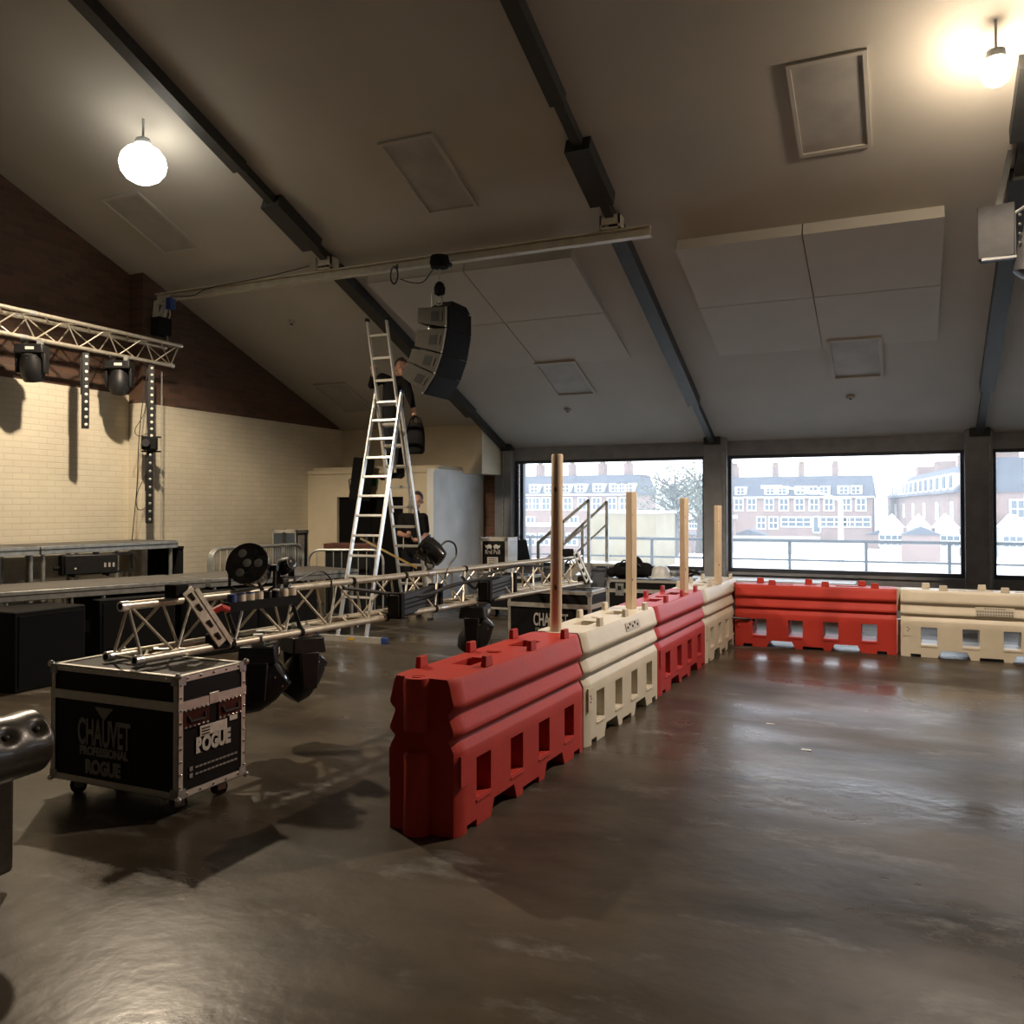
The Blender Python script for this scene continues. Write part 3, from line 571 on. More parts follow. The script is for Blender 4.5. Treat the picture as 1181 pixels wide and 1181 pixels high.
# ================================================================== FLIGHT CASES
def flight_case(loc, rz, W, D_, H0, H1, lb, face='laminate_black', seam=.16, casters=True, group='flight cases', butterfly=(), e=.034):
    """local: x 0..W, y 0..D (front face y=0), body from H0 to H1"""
    t = thing('flight_case', lb, 'flight case', loc, rz, group); zs = H1 - seam * (H1 - H0) / .635
    body = MB().span((.006, .006, H0), (W - .006, D_ - .006, H1 - .006)).build('body', face, t)
    ed = MB()
    def ang(a, b, off):                                # aluminium angle along an edge
        a = V(a); b = V(b); ax = [i for i in range(3) if abs(b[i] - a[i]) > 1e-6][0]; oth = [i for i in range(3) if i != ax]
        for k in range(2):
            p, q = a.copy(), b.copy(); q[oth[k]] += off[oth[k]] * e; q[oth[1 - k]] += off[oth[1 - k]] * .004
            ed.span(p, q)
    X, Y, Z = (0, W), (0, D_), (H0, H1)
    for i in (0, 1):
        for j in (0, 1):
            si, sj = 1 - 2 * i, 1 - 2 * j
            ang((0, Y[i], Z[j]), (W, Y[i], Z[j]), (0, si, sj)); ang((X[i], 0, Z[j]), (X[i], D_, Z[j]), (si, 0, sj)); ang((X[i], Y[j], H0), (X[i], Y[j], H1), (si, sj, 0))
    ed.build('edge_trim', 'alu', t)
    hy = MB()
    for (a, b) in (((0, -.003, zs - .024), (W, .006, zs + .024)), ((0, D_ - .006, zs - .024), (W, D_ + .003, zs + .024)), ((-.003, 0, zs - .024), (.006, D_, zs + .024)), ((W - .006, 0, zs - .024), (W + .003, D_, zs + .024))): hy.span(a, b)
    hy.build('lid_band', 'alu', t)
    cm_ = MB().ball((0, 0, 0), .018, 10).mesh('corner_ball', 'chrome')
    for x in X:
        for y in Y:
            for z in Z: link('corner_ball', cm_, t, M.Translation((x, y, z)))
    for x in X:
        for y in Y:
            for z in Z:
                sx, sy, sz = (1 if x == 0 else -1), (1 if y == 0 else -1), (1 if z == H0 else -1)
                MB().span((x - sx * .003, y - sy * .003, z), (x + sx * .05, y, z + sz * .05)).span((x - sx * .003, y - sy * .003, z), (x, y + sy * .05, z + sz * .05)).build('corner_plate', 'galv', t)
    if casters:
        cw = MB().cyl((-.02, 0, .043), (.02, 0, .043), .043, n=16).mesh('wheel', 'rubber'); cf = MB().span((-.04, -.04, H0 - .012), (.04, .04, H0)).span((-.032, -.025, .035), (-.026, .025, H0)).span((.026, -.025, .035), (.032, .025, H0)).mesh('caster', 'galv')
        for x in (.1, W - .1):
            for y in (.1, D_ - .1):
                c = link('caster', cf, t, M.Translation((x, y, 0)) @ M.Rotation(random.uniform(-.6, .6), 4, 'Z')); link('wheel', cw, c)
    for (side, x, z) in butterfly:
        c = MB()
        T = on_front(x, -.001, z) if side == 'f' else on_right(W + .001, x, z)
        d = MB().box((0, 0, 0), (.11, .16, .006)).build('latch_dish', 'galv', t); d.matrix_local = T
        MB().box((0, .02, .008), (.05, .06, .012)).build('latch', 'chrome', d, bevel=.004)
    return t
c1 = flight_case((-4.37, 3.36, 0), 0, .95, .50, .10, .735, 'black lettered flight case on casters with the truss resting on it')
zt_, zb_ = .525, .455
m = MB().add([V((.345, -.002, zt_)), V((.485, -.002, zt_)), V((.415, -.002, zb_)), V((.345, 0, zt_)), V((.485, 0, zt_)), V((.415, 0, zb_))], [(0, 1, 2), (5, 4, 3), (0, 3, 4, 1), (1, 4, 5, 2), (2, 5, 3, 0)])
label(m.build('logo_triangle', 'print_dim', c1, smooth=0), 'grey downward triangle logo')
text('CHAUVET', .20, on_front(.415, -.002, .318), 'print_dim', c1, xs=.44, bold=.004)
text('PROFESSIONAL', .062, on_front(.415, -.002, .262), 'print_dim', c1, xs=.86, bold=.003)
text('ROGUE', .098, on_front(.41, -.002, .165), 'print_dim', c1, xs=.80, bold=.006)
text('ROGUE', .105, on_right(.951, .25, .315), 'print_grey', c1, xs=.72, bold=.006)
pl = MB().box((.952, .25, .42), (.003, .20, .055)).build('address_label', 'paper', c1)
for k in range(3): MB().box((.954, .19, .402 + k * .015), (.002, .06, .006)).build('print_line', 'black_matte', pl)
MB().box((.952, .40, .445), (.003, .06, .03)).build('sticker', 'paper', c1)
for k, z in enumerate((.24, .205)):
    MB().box((.951, .09, z), (.002, .022, .022)).build('icon', 'print_dim', c1)
    for q in range(11): MB().box((.951, .13 + q * .029, z), (.002, .022, .010)).build('print_line', 'print_dim', c1)
MB().box((.953, .25, .585), (.006, .07, .055)).build('lid_stay', 'alu', c1, bevel=.003)
rm = MB().ball((0, 0, 0), .0075, 8).mesh('rivet', 'chrome')
for y0 in (.035, .285):
    hd = MB().span((.944, y0, .455), (.953, y0 + .18, .555)).build('handle_recess', 'dish_maroon', c1)
    MB().tube([(.955, y0 + .03, .52), (.963, y0 + .04, .49), (.963, y0 + .14, .49), (.955, y0 + .15, .52)], .007).build('handle', 'rubber', hd)
    for k in range(6):
        for z in (.548, .462): link('rivet', rm, hd, M.Translation((.954, y0 + .012 + k * .031, z)))
for y in (.016, .484):
    for k in range(9): link('rivet', rm, c1, M.Translation((.951, y, .16 + k * .066)))
for k in range(5):
    for z in (.118, .718): link('rivet', rm, c1, M.Translation((.951, .06 + k * .095, z)))
for k in range(8): link('rivet', rm, c1, M.Translation((.08 + k * .113, -.001, .718)))
c2 = flight_case((-3.95, 8.55, 0), 0, .95, .54, .10, .735, 'black lettered flight case behind the barriers, under the far truss end')
text('CHAUVET', .19, on_front(.50, -.002, .36), 'print_grey', c2, xs=.46, bold=.003); text('PROFESSIONAL', .06, on_front(.50, -.002, .295), 'print_dim', c2, xs=.86)
for y in (.13, .40): MB().box((.955, y, .40), (.012, .10, .14)).build('latch', 'alu_bright', c2, bevel=.004)
c3 = flight_case((-3.60, 10.9, 0), rad(4), 1.15, .6, .10, .68, 'black road case with big cream latch under the window, holding a bag', butterfly=(('f', .17, .55), ('f', .98, .55)))
c4 = flight_case((-5.82, 11.55, 0), 0, .82, .55, .12, .62, 'low dark case on casters under the bull emblem case')
c5 = flight_case((-5.80, 11.58, .645), rad(3), .43, .38, 0, .52, 'upright black case with white bull emblem beside the window', casters=False, seam=.02)
text('Red Bull', .085, on_front(.20, -.003, .29), 'print_white', c5, xs=.85, bold=.003)
for s in (-1, 1):
    bull = MB(); pts = [(.012, .395), (.03, .425), (.06, .43), (.10, .41), (.125, .425), (.115, .385), (.09, .37), (.08, .345), (.07, .37), (.04, .37), (.03, .35), (.022, .375)]
    bull.hexa([V((.20 + s * a, -.004, b)) for a, b in pts], [V((.20 + s * a, 0, b)) for a, b in pts]); bull.build('bull_emblem', 'print_white', c5, smooth=0)
pp = MB().box((.20, -.003, .185), (.17, .004, .11)).build('address_label', 'paper', c5)
for k in range(3): MB().box((.20, -.006, .155 + k * .03), (.13, .002, .010)).build('print_line', 'black_matte', pp)
vp = MB().span((.43, .0, 0), (.445, .38, .52)).build('vent_panel', 'sill_white', c5); label(vp, 'pale side panel with louvres')
for k in range(9): MB().box((.447, .19, .26 + k * .026), (.004, .31, .010)).build('louvre', 'galv', vp)
c6 = flight_case((-8.98, 10.72, 0), rad(10), .40, .40, .06, 1.27, 'tall narrow blue-grey case with sheet of paper by the white wall', face='laminate_blue', casters=False, seam=.01, e=.016)
MB().box((.20, -.012, .98), (.07, .012, .12)).build('latch', 'galv', c6, bevel=.004)
MB().span((.17, -.006, .10), (.23, .0, 1.24)).build('closing_strip', 'steel_dark', c6)
MB().box((.403, .17, .98), (.004, .20, .42)).build('paper_sheet', 'paper', c6)
# ================================================================== TRUSSES
BRACE = {}
def brace(a, b, r, par, mt):
    a = V(a); b = V(b); L_ = round((b - a).length, 3); key = (L_, r, mt)
    if key not in BRACE: BRACE[key] = MB().cyl((0, 0, 0), (0, 0, L_), r, n=8).mesh('brace', mt)
    q = (b - a).to_track_quat('Z', 'Y'); return link('brace', BRACE[key], par, M.Translation(a) @ q.to_matrix().to_4x4())
def truss(loc, rz, L_, side, h, up, lb, mt='alu_truss', pitch=.30, tilt=0):
    """triangular truss, local x along it, origin at the midpoint of its lower side"""
    t = thing('triangular_truss', lb, 'truss', loc, rz); t.rotation_euler = (0, tilt, rz); r = .025
    if up: ch = [(-side / 2, 0), (side / 2, 0), (0, h)]
    else: ch = [(-side / 2, h), (side / 2, h), (0, 0)]
    for y, z in ch:
        c = MB().cyl((0, y, z), (L_, y, z), r, n=14).build('chord', mt, t)
        for x in ((.0, L_) if L_ < 4 else (0, L_ / 2, L_)):
            MB().cyl((max(0, x - .05), y, z), (min(L_, x + .05), y, z), r + .004, n=14).build('collar', 'alu_bright', c)
        MB().cyl((-.002, y, z), (.004, y, z), r * .72, n=12).build('bore', 'black_matte', c)
    n = int(round(L_ / pitch))
    for i, j in ((0, 1), (1, 2), (2, 0)):
        a, b = ch[i], ch[j]
        for k in range(n):
            x0 = .06 + (L_ - .12) * k / n; x1 = .06 + (L_ - .12) * (k + 1) / n; p, q = (a, b) if k % 2 == 0 else (b, a)
            brace((x0, *p), (x1, *q), .0085, t, mt)
    for x in (.05, L_ - .05):
        for i, j in ((0, 1), (1, 2), (2, 0)): brace((x, *ch[i]), (x, *ch[j]), .0085, t, mt)
    return t
# ---- lighting fixtures
def moving_head(loc, rz, s, lb, hang=True, pitch=0, group='moving head lights'):
    """base block, two yoke arms, barrel head with lens; local z up, hung below its origin"""
    t = thing('moving_head_light', lb, 'stage light', loc, rz, group); k = -1 if hang else 1
    b = MB().box((0, 0, k * .075 * s), (.34 * s, .24 * s, .11 * s), taper=.92).build('base', 'black_plastic', t, bevel=.012)
    MB().box((.02 * s, -.121 * s, k * .075 * s), (.10 * s, .004, .035 * s)).build('display', 'led_lens', b)
    for sg in (-1, 1):
        MB().box((sg * .09 * s, 0, k * .006 * s), (.05 * s, .08 * s, .03 * s)).build('clamp', 'galv', b)
        MB().cyl((sg * .09 * s, -.03 * s, -k * .025 * s), (sg * .09 * s, .03 * s, -k * .025 * s), .032 * s, n=12).build('clamp_hook', 'galv', b)
        m = MB().hexa([V((sg * .14 * s, y * s, k * z * s)) for y, z in ((-.07, .12), (.07, .12), (.055, .36), (-.055, .36))], [V((sg * .175 * s, y * s, k * z * s)) for y, z in ((-.07, .12), (.07, .12), (.05, .37), (-.05, .37))])
        m.build('yoke_arm', 'black_plastic', t, bevel=.008)
    T = M.Translation((0, 0, k * .30 * s)) @ M.Rotation(rad(pitch), 4, 'X')
    hd = MB().lathe([(.04 * s, -.17 * s), (.10 * s, -.16 * s), (.135 * s, -.08 * s), (.135 * s, .04 * s), (.115 * s, .12 * s), (.105 * s, .17 * s), (.085 * s, .175 * s)], 22, T).build('head', 'black_plastic', t)
    MB().lathe([(.088 * s, .174 * s), (.07 * s, .184 * s), (.01 * s, .19 * s)], 22, T).build('lens', 'lens', hd)
    for a in range(8):
        p = T @ V((math.cos(a * .785) * .11 * s, math.sin(a * .785) * .11 * s, .13 * s)); MB().ball(p, .008 * s, 6).build('screw', 'chrome', hd)
    return t
def led_batten(loc, rot, L_, lb, n=10, w_=.085, lens='led_lens', group='LED battens'):
    """long black bar with a row of lenses on its -Y face, local z along it, hanging down from the origin"""
    t = thing('led_batten', lb, 'stage light', loc, 0, group); t.rotation_euler = rot
    b = MB().span((-w_ / 2, -.04, -L_), (w_ / 2, .04, 0)).build('housing', 'black_plastic', t, bevel=.006)
    MB().span((-w_ / 2 - .012, -.02, -L_ * .55), (-w_ / 2, .05, -L_ * .05)).build('driver_box', 'black_plastic', t)
    lm = MB().lathe([(.019, 0), (.016, .006), (.008, .009), (.002, .009)], 12, M.Rotation(rad(90), 4, 'X')).mesh('lens', lens)
    for k in range(n): link('lens', lm, b, M.Translation((.008, -.04, -L_ * (k + .5) / n)))
    return t
def par_can(loc, rz, s, lb, aim=(0, -1, .3), body='black_gloss', group='round wash lights'):
    t = thing('wash_light', lb, 'stage light', loc, rz, group); q = V(aim).to_track_quat('Z', 'Y').to_matrix().to_4x4(); T = M.Translation((0, 0, .24 * s)) @ q
    c = MB().lathe([(.05 * s, -.20 * s), (.11 * s, -.18 * s), (.15 * s, -.06 * s), (.165 * s, .10 * s), (.175 * s, .11 * s), (.175 * s, .13 * s), (.155 * s, .13 * s)], 24, T).build('housing', body, t)
    MB().lathe([(.155 * s, .118 * s), (.10 * s, .128 * s), (.01 * s, .13 * s)], 24, T).build('lens', 'lens', c)
    for k in range(7):
        a = k * 1.047; rr = 0 if k == 6 else .095 * s; MB().lathe([(.032 * s, .124 * s), (.036 * s, .136 * s), (.02 * s, .14 * s), (.002, .138 * s)], 12, T @ M.Translation((math.cos(a) * rr, math.sin(a) * rr, 0))).build('cell_lens', 'black_gloss' if k % 2 else 'galv', c)
    X = (T.to_3x3() @ V((1, 0, 0))).normalized(); o = V((0, 0, .24 * s))
    MB().tube([o + X * .19 * s, o + X * .19 * s + V((0, 0, -.16 * s)), V((0, 0, .01)) + X * .08 * s, V((0, 0, .01)) - X * .08 * s, o - X * .19 * s + V((0, 0, -.16 * s)), o - X * .19 * s], .014 * s, 8).build('yoke', 'black_plastic', t)
    for sg in (-1, 1): MB().cyl(o + X * sg * .165 * s, o + X * sg * .215 * s, .03 * s, n=12).build('knob', 'black_plastic', t)
    MB().cyl((0, 0, -.035), (0, 0, .02), .022, n=10).build('clamp', 'galv', t)
    for k in range(10):
        a = k * .63; p = T @ V((math.cos(a) * .17 * s, math.sin(a) * .17 * s, .08 * s)); MB().ball(p, .007 * s, 6).build('screw', 'chrome', c)
    return t
def cable(pts, lb, r=.008, cat='cable', mt='cable'):
    q = [V(p) for p in pts]; out = []
    for i in range(len(q) - 1):                        # Catmull-Rom through the points
        a, b, c, d = q[max(0, i - 1)], q[i], q[i + 1], q[min(len(q) - 1, i + 2)]
        for k in range(6):
            u = k / 6; out.append(.5 * ((2 * b) + (c - a) * u + (2 * a - 5 * b + 4 * c - d) * u * u + (3 * b - a - 3 * c + d) * u ** 3))
    out.append(q[-1]); o = MB().tube(out, r, 6).build('cable', mt); return tag(o, lb, cat)
# ---- overhead truss along the left wall
TX, TZ = -9.1, 3.55
ot = truss((TX, 4.4, TZ), rad(90), 4.42, .29, .26, False, 'aluminium triangular truss hanging high along the white wall', 'alu_truss')
moving_head((TX, 6.72, TZ - .055), rad(30), .95, 'moving head light hanging from the high truss, nearer the left edge', pitch=14)
moving_head((TX, 7.93, TZ - .055), rad(30), .95, 'moving head light hanging from the high truss, beside the tall lit bar', pitch=-6)
led_batten((TX, 7.43, TZ - .05), (0, 0, rad(52)), .92, 'short black LED batten hanging between two moving heads', 10)
led_batten((TX + .02, 8.42, TZ - .05), (0, 0, rad(48)), .98, 'upper black LED batten with bright lenses near the truss end', 11)
led_batten((TX + .02, 8.40, 2.36), (0, 0, rad(48)), .95, 'lower black LED batten with dim lenses near the truss end', 9, lens='galv')
t = thing('clamp_fixture', 'small black fixture clamped between the two stacked battens', 'stage light', (TX + .03, 8.41, 2.36))
MB().box((0, -.02, .10), (.19, .15, .17), R3('Z', 40)).build('body', 'black_matte', t, bevel=.02)
for z in (.0, .19): MB().box((-.01, .02, z), (.24, .05, .022), R3('Z', 40)).build('bracket', 'black_plastic', t)
MB().cyl((.03, -.1, .1), (.08, -.16, .1), .05, n=14).build('lens', 'lens', t)
# hoist chain and hanging cables at the truss end
t = thing('hoist_chain', 'thin chain hanging down beside the stacked LED battens', 'chain', (TX + .06, 8.56, 1.19))
lk = MB().tube([(math.cos(a) * .009, 0, math.sin(a) * .016) for a in [k * math.pi / 4 for k in range(9)]], .003, 5).mesh('link', 'galv')
for k in range(78): link('link', lk, t, M.Translation((0, 0, .03 + k * .0285)) @ M.Rotation(rad(90 * (k % 2)), 4, 'Z'))
def wp(px, py, X=TX + .04): return ox(px, py, X)
cable([wp(171, 428), wp(165, 460), wp(160, 510), wp(158, 560), wp(152, 625)], 'black cable hanging straight down left of the LED battens', .006)
cable([wp(168, 420), wp(168, 470), wp(156, 495), wp(160, 503), wp(170, 500)], 'black cable looping to the small clamped fixture', .005)
cable([wp(170, 520), wp(168, 545), wp(158, 570), wp(158, 585), wp(163, 588), wp(170, 584)], 'black cable looping beside the lower LED batten', .005)
# motor and white wall bracket at the end of the cream beam
t = thing('chain_hoist', 'dark chain hoist above the end of the high truss', 'hoist', (TX - .02, 8.62, 3.93))
MB().box((0, 0, .12), (.18, .22, .24)).build('body', 'black_matte', t, bevel=.02); MB().tube([(0, 0, .24), (0, 0, .36), (.03, 0, .42), (.05, 0, .37)], .012).build('hook', 'galv', t)
MB().tube([(.06, .05, .0), (.07, .05, -.06), (.0, .05, -.10)], .01).build('lower_hook', 'galv', t); MB().tube([(.10 * math.cos(a), .06, .30 + .10 * math.sin(a)) for a in [k * .5 for k in range(14)]], .008).build('sling', 'timber', t)
# ---- long triangular truss lying across two cases
A_ = V((-4.0, 3.50, .765)); B_ = V((-3.43, 9.42, .765)); dv = B_ - A_; TR = math.atan2(dv.y, dv.x); TLn = dv.length
lt = truss(A_, TR, TLn, .25, .29, True, 'long aluminium triangular truss lying across two flight cases', 'alu_truss', .22)
ux = dv.normalized(); uy = V((-ux.y, ux.x, 0))
def tp(s, y, z): return A_ + ux * s + uy * y + V((0, 0, z))      # point by distance along / across / above
for s, k_ in ((.48, 1.), (5.68, 1.)):                                              # slotted hinge plates on the near side
    p0 = V((s - .12, -.11, .36)); p1 = V((s + .10, -.165, .02)); pl = MB().bar(p0, p1, .010, .075, upd=V((.9, 0, .6))).build('hinge_plate', 'alu_truss', lt, bevel=.003)
    MB().bar(p0 + V((.06, -.01, 0)), p1 + V((.06, -.01, 0)), .01, .03, upd=V((.9, 0, .6))).build('flange', 'alu_truss', pl)
    for k in (.12, .32, .62, .85): MB().box(p0.lerp(p1, k) + V((0, -.012, 0)), (.05, .006, .018), R3('Y', 52)).build('slot', 'black_matte', pl)
    MB().box(p0.lerp(p1, .96) + V((.02, .05, 0)), (.12, .10, .09)).build('clamp_block', 'black_matte', lt, bevel=.01)
    MB().box(p0.lerp(p1, .02) + V((-.02, .07, 0)), (.10, .10, .08)).build('clamp_block', 'black_matte', lt, bevel=.01)
for s in (.42, 1.02, 1.95, 2.6, 3.5): MB().cyl((s, 0, .29), (s + .03, 0, .29), .031, n=12).build('tape_wrap', 'black_matte', lt); MB().cyl((s + .25, -.125, 0), (s + .28, -.125, 0), .031, n=12).build('tape_wrap', 'black_matte', lt)
# socket rail on top of the truss
t = thing('socket_rail', 'black rail with a row of cream sockets lying on the truss', 'power rail', tp(.66, -.10, .235), TR)
MB().span((0, -.03, -.04), (.62, .03, .02)).build('rail', 'black_matte', t)
for k in range(8):
    x = .05 + k * .074; sk = MB().cyl((x, 0, .018), (x, 0, .062), .030, n=14).build('socket', 'white_plastic' if k not in (0, 4, 5) else 'blue_plastic' if k == 0 else 'black_plastic', t)
    MB().cyl((x, 0, .062), (x, 0, .070), .026, n=14).build('socket_cap', 'blue_plastic' if k < 3 else 'alu', sk)
for x in (.02, .58): MB().bar((x, .0, -.05), (x + .10, .02, -.24), .03, .008).build('bracket', 'black_plastic', t)
MB().tube([(-.12, 0, -.03), (-.06, -.03, .0), (0, -.02, -.02)], .022, 8).build('plug', 'red_tape', t)
par_can(tp(.95, -.02, .265), 0, .78, 'round black wash light standing on the truss above the socket rail', aim=(.35, -.85, .35))
moving_head(tp(1.24, -.02, .32), TR, .42, 'small black moving head beside the round wash light on the truss', hang=False, pitch=70)
# big black moving heads hanging under the near half, LED strips on the far half
moving_head(tp(.98, -.06, -.02), TR + rad(40), 1.0, 'bulky black moving head hanging under the truss, left one', pitch=55)
moving_head(tp(1.40, -.02, -.02), TR + rad(65), 1.0, 'bulky black moving head hanging under the truss, right one', pitch=40)
moving_head(tp(3.60, -.06, -.02), TR + rad(20), 1.0, 'black moving head hanging under the far half of the truss', pitch=30)
led_batten(tp(2.2, -.21, .09), (rad(15), rad(-90), TR), .98, 'black LED bar strapped to the near side of the truss', 0, .17)
led_batten(tp(3.5, -.21, .10), (rad(15), rad(-90), TR), 1.0, 'black LED bar on the truss further along, beside the red barrier lugs', 0, .17)
for nm in ('led_batten.003', 'led_batten.004'):
    o = bpy.data.objects[nm]
    for k in range(4): MB().span((-.092, -.042, -.95), (-.088, .042, -.02)).build('fin', 'black_matte', o) if k == 0 else MB().span((-.07 + k * .034, -.046, -.95), (-.06 + k * .034, -.040, -.02)).build('fin', 'black_matte', o)
    for z in (-.05, -.93): MB().box((0, 0, z), (.20, .12, .07)).build('end_bracket', 'black_matte', o, bevel=.01)
par_can(tp(2.98, .0, .315), TR - rad(60), .66, 'black par light with loose cables rising behind the truss', aim=(-.8, .2, .55))
cable([tp(3.02, -.02, .46), tp(3.18, -.02, .55), tp(3.32, -.02, .52), tp(3.34, -.02, .42), tp(3.22, -.02, .33), tp(3.15, -.03, .22)], 'black cable looping up above the far half of the truss', .009)
cable([tp(1.75, -.1, .26), tp(2.0, -.13, .22), tp(2.3, -.15, .17), tp(2.7, -.14, .13), tp(3.2, -.12, .18), tp(3.9, -.13, .2)], 'black cable tied along the near side of the truss', .016)
cable([tp(1.40, .02, .33), tp(1.60, 0, .39), tp(1.70, -.02, .33), tp(1.70, -.03, .27)], 'thin cable arching over the top chord beside the sockets', .006)
cable([tp(1.38, -.14, -.1), tp(1.40, -.15, -.22), tp(1.41, -.15, -.34), tp(1.37, -.15, -.42)], 'thin cable dangling below the hanging moving heads', .005)
cable([tp(3.3, -.1, .25), tp(3.5, -.12, .12), tp(3.7, -.1, .22), tp(4.2, -.13, .28), tp(4.8, -.12, .25)], 'bundle of black cable along the far half of the truss', .014)
# ================================================================== CREAM BEAM, ARRAY SPEAKER
YBM = 8.72
t = thing('hoist_beam', 'long cream painted steel beam slung under the rafters', 'beam', (-9.3, YBM, 4.42))
MB().span((0, -.05, 0), (6.9, .05, .015)).span((0, -.05, .095), (6.9, .05, .11)).span((0, -.006, .015), (6.9, .006, .095)).build('flange', 'beam_paint', t)
for x in (2.83, 6.48):
    zt = cpt(0, YBM, -.1).z - 4.42
    MB().span((x - .11, -.08, .11), (x + .11, .08, .13)).span((x - .11, -.08, .11), (x - .09, .08, zt + .05)).span((x + .09, -.08, .11), (x + .11, .08, zt + .05)).span((x - .11, -.08, zt - .05), (x + .11, -.06, zt + .05)).build('hanger', 'beam_paint', t)
for s in ((.06, -.03, -.02), (.10, .06, -.02)): pass
MB().bar((.02, -.03, 0), (-.02, -.03, -.34), .05, .05).bar((.05, -.03, -.02), (.14, -.03, -.02), .05, .05).bar((.22, -.03, 0), (.10, -.03, -.34), .05, .05).build('wall_bracket', 'beam_paint', t)
MB().box((.30, -.05, -.06), (.09, .10, .16)).build('trolley', 'blue_plastic', t, bevel=.01)
cable([(-9.0, YBM - .06, 4.46), (-8.6, YBM - .06, 4.43), (-8.3, YBM - .06, 4.50), (-7.4, YBM - .06, 4.54), (-6.7, YBM - .06, 4.60)], 'thin dark cable running along the cream beam', .006)
t = thing('line_array_speaker', 'hanging black line array speaker of four curved cabinets', 'speaker', (0, 0, 0))
YN, YD = 8.46, .58
fpts = [(516, 353), (516, 378), (511, 408), (503, 432), (489, 455)]; bpts = [((482, 355), (481, 372)), ((480, 380), (478, 399)), ((475, 402), (471, 416)), ((469, 418), (463, 434))]
Fp = [oy(*p, YN) for p in fpts]
org = V((Fp[0].x, YN, 2.89)); t.location = org
for k in range(4):
    b0, b1 = oy(*bpts[k][0], YN), oy(*bpts[k][1], YN); f0, f1 = Fp[k].copy(), Fp[k + 1].copy()
    g = (f1 - f0).normalized() * .004; f0 += g; f1 -= g
    q = [b0 - org, f0 - org, f1 - org, b1 - org]; dY = V((0, YD, 0))
    c = MB().hexa(q, [p + dY for p in q]).build('cabinet', 'speaker_paint', t, bevel=.006)
    n = (q[1] - q[0]).normalized(); dn = (q[2] - q[1]); e = .006
    gl = [q[1] + n * e + V((0, .015, 0)), q[2] + n * e + V((0, .015, 0)), q[2] + n * e + V((0, YD - .015, 0)), q[1] + n * e + V((0, YD - .015, 0))]
    MB().hexa(gl, [p - n * .02 for p in gl]).build('grille', 'grille', c, smooth=0)
    # side handle recess and rigging plate
    o_ = q[0].lerp(q[3], .5); ce = o_.lerp(q[1].lerp(q[2], .5), .64); up_ = (q[1] - q[2]).normalized(); sd = V((0, -1, 0))
    def plate(cx, w_, h_, d_): return [ce + n * (cx + a * w_) + up_ * (b * h_) + sd * d_ for a, b in ((-.5, -.5), (.5, -.5), (.5, .5), (-.5, .5))]
    hp = plate(-.02, .10, .11, .002); MB().hexa(hp, [p - sd * .01 for p in hp]).build('handle_recess', 'black_matte', c)
    hb = plate(.055, .038, .10, .006); MB().hexa(hb, [p - sd * .01 for p in hb]).build('handle_bar', 'speaker_paint', c)
    MB().bar(q[1] + V((-.012, -.004, 0)), q[2] + V((-.012, -.004, 0)), .02, .012).build('rigging_strip', 'black_plastic', c)
    MB().ball(q[2] + V((-.012, -.012, .01)), .012, 8).build('rigging_pin', 'galv', c)
    if k == 0: MB().bar(q[3] + V((.10, .1, 0)), q[3] + V((.10, .1, -.09)), .02, .02).build('rear_link', 'galv', c)
tpF = Fp[0] - org
MB().hexa([tpF + V((a, b, .005)) for a, b in ((-.30, .05), (.02, .05), (.02, .53), (-.30, .53))], [tpF + V((a, b, .085)) for a, b in ((-.16, .12), (.0, .12), (.0, .46), (-.16, .46))]).build('flying_frame', 'black_matte', t, bevel=.01)
hx = oy(507, 330, YBM - .17); t2 = thing('chain_hoist', 'chain hoist holding up the line array speaker', 'hoist', (hx.x, YBM - .17, 3.93))
MB().lathe([(.05, .39), (.10, .40), (.115, .46), (.10, .53), (.04, .54)], 18).build('motor', 'black_matte', t2)
MB().box((0, .06, .45), (.19, .14, .05)).build('trolley_plate', 'black_plastic', t2, bevel=.008)
MB().cyl((0, 0, .22), (0, 0, .38), .012).build('chain', 'galv', t2)
MB().lathe([(.02, .08), (.06, .10), (.065, .17), (.045, .22), (.02, .24)], 14).build('hook_block', 'black_matte', t2)
MB().tube([(0, 0, .10), (.035, 0, .05), (.03, 0, -.02), (-.02, 0, -.03), (-.04, 0, .01)], .012).build('hook', 'galv', t2)
MB().cyl((-.10, 0, -.05), (-.10, 0, .12), .006).build('hand_chain', 'galv', t2)
c = oy(457, 320, YBM - .08); t = thing('cable_coil', 'coil of dark blue cable hung on the cream beam', 'cable', (c.x, YBM - .09, 4.27))
for k in range(5): MB().tube([(.05 * math.cos(a) + k * .006 - .02, -.01 * k, .06 + .10 * math.sin(a)) for a in [q * .42 for q in range(16)]], .008, 6).build('loop', 'blue_plastic' if k % 2 else 'cable', t)
MB().bar((0, .03, .15), (0, .03, .20), .02, .02).build('tie', 'cable', t)
cable([oy(462, 322, YBM - .07), oy(475, 326, YBM - .07), oy(488, 325, YBM - .07), oy(497, 314, YBM - .07), oy(502, 306, YBM - .07)], 'dark cable sagging from coil to hoist motor', .007)
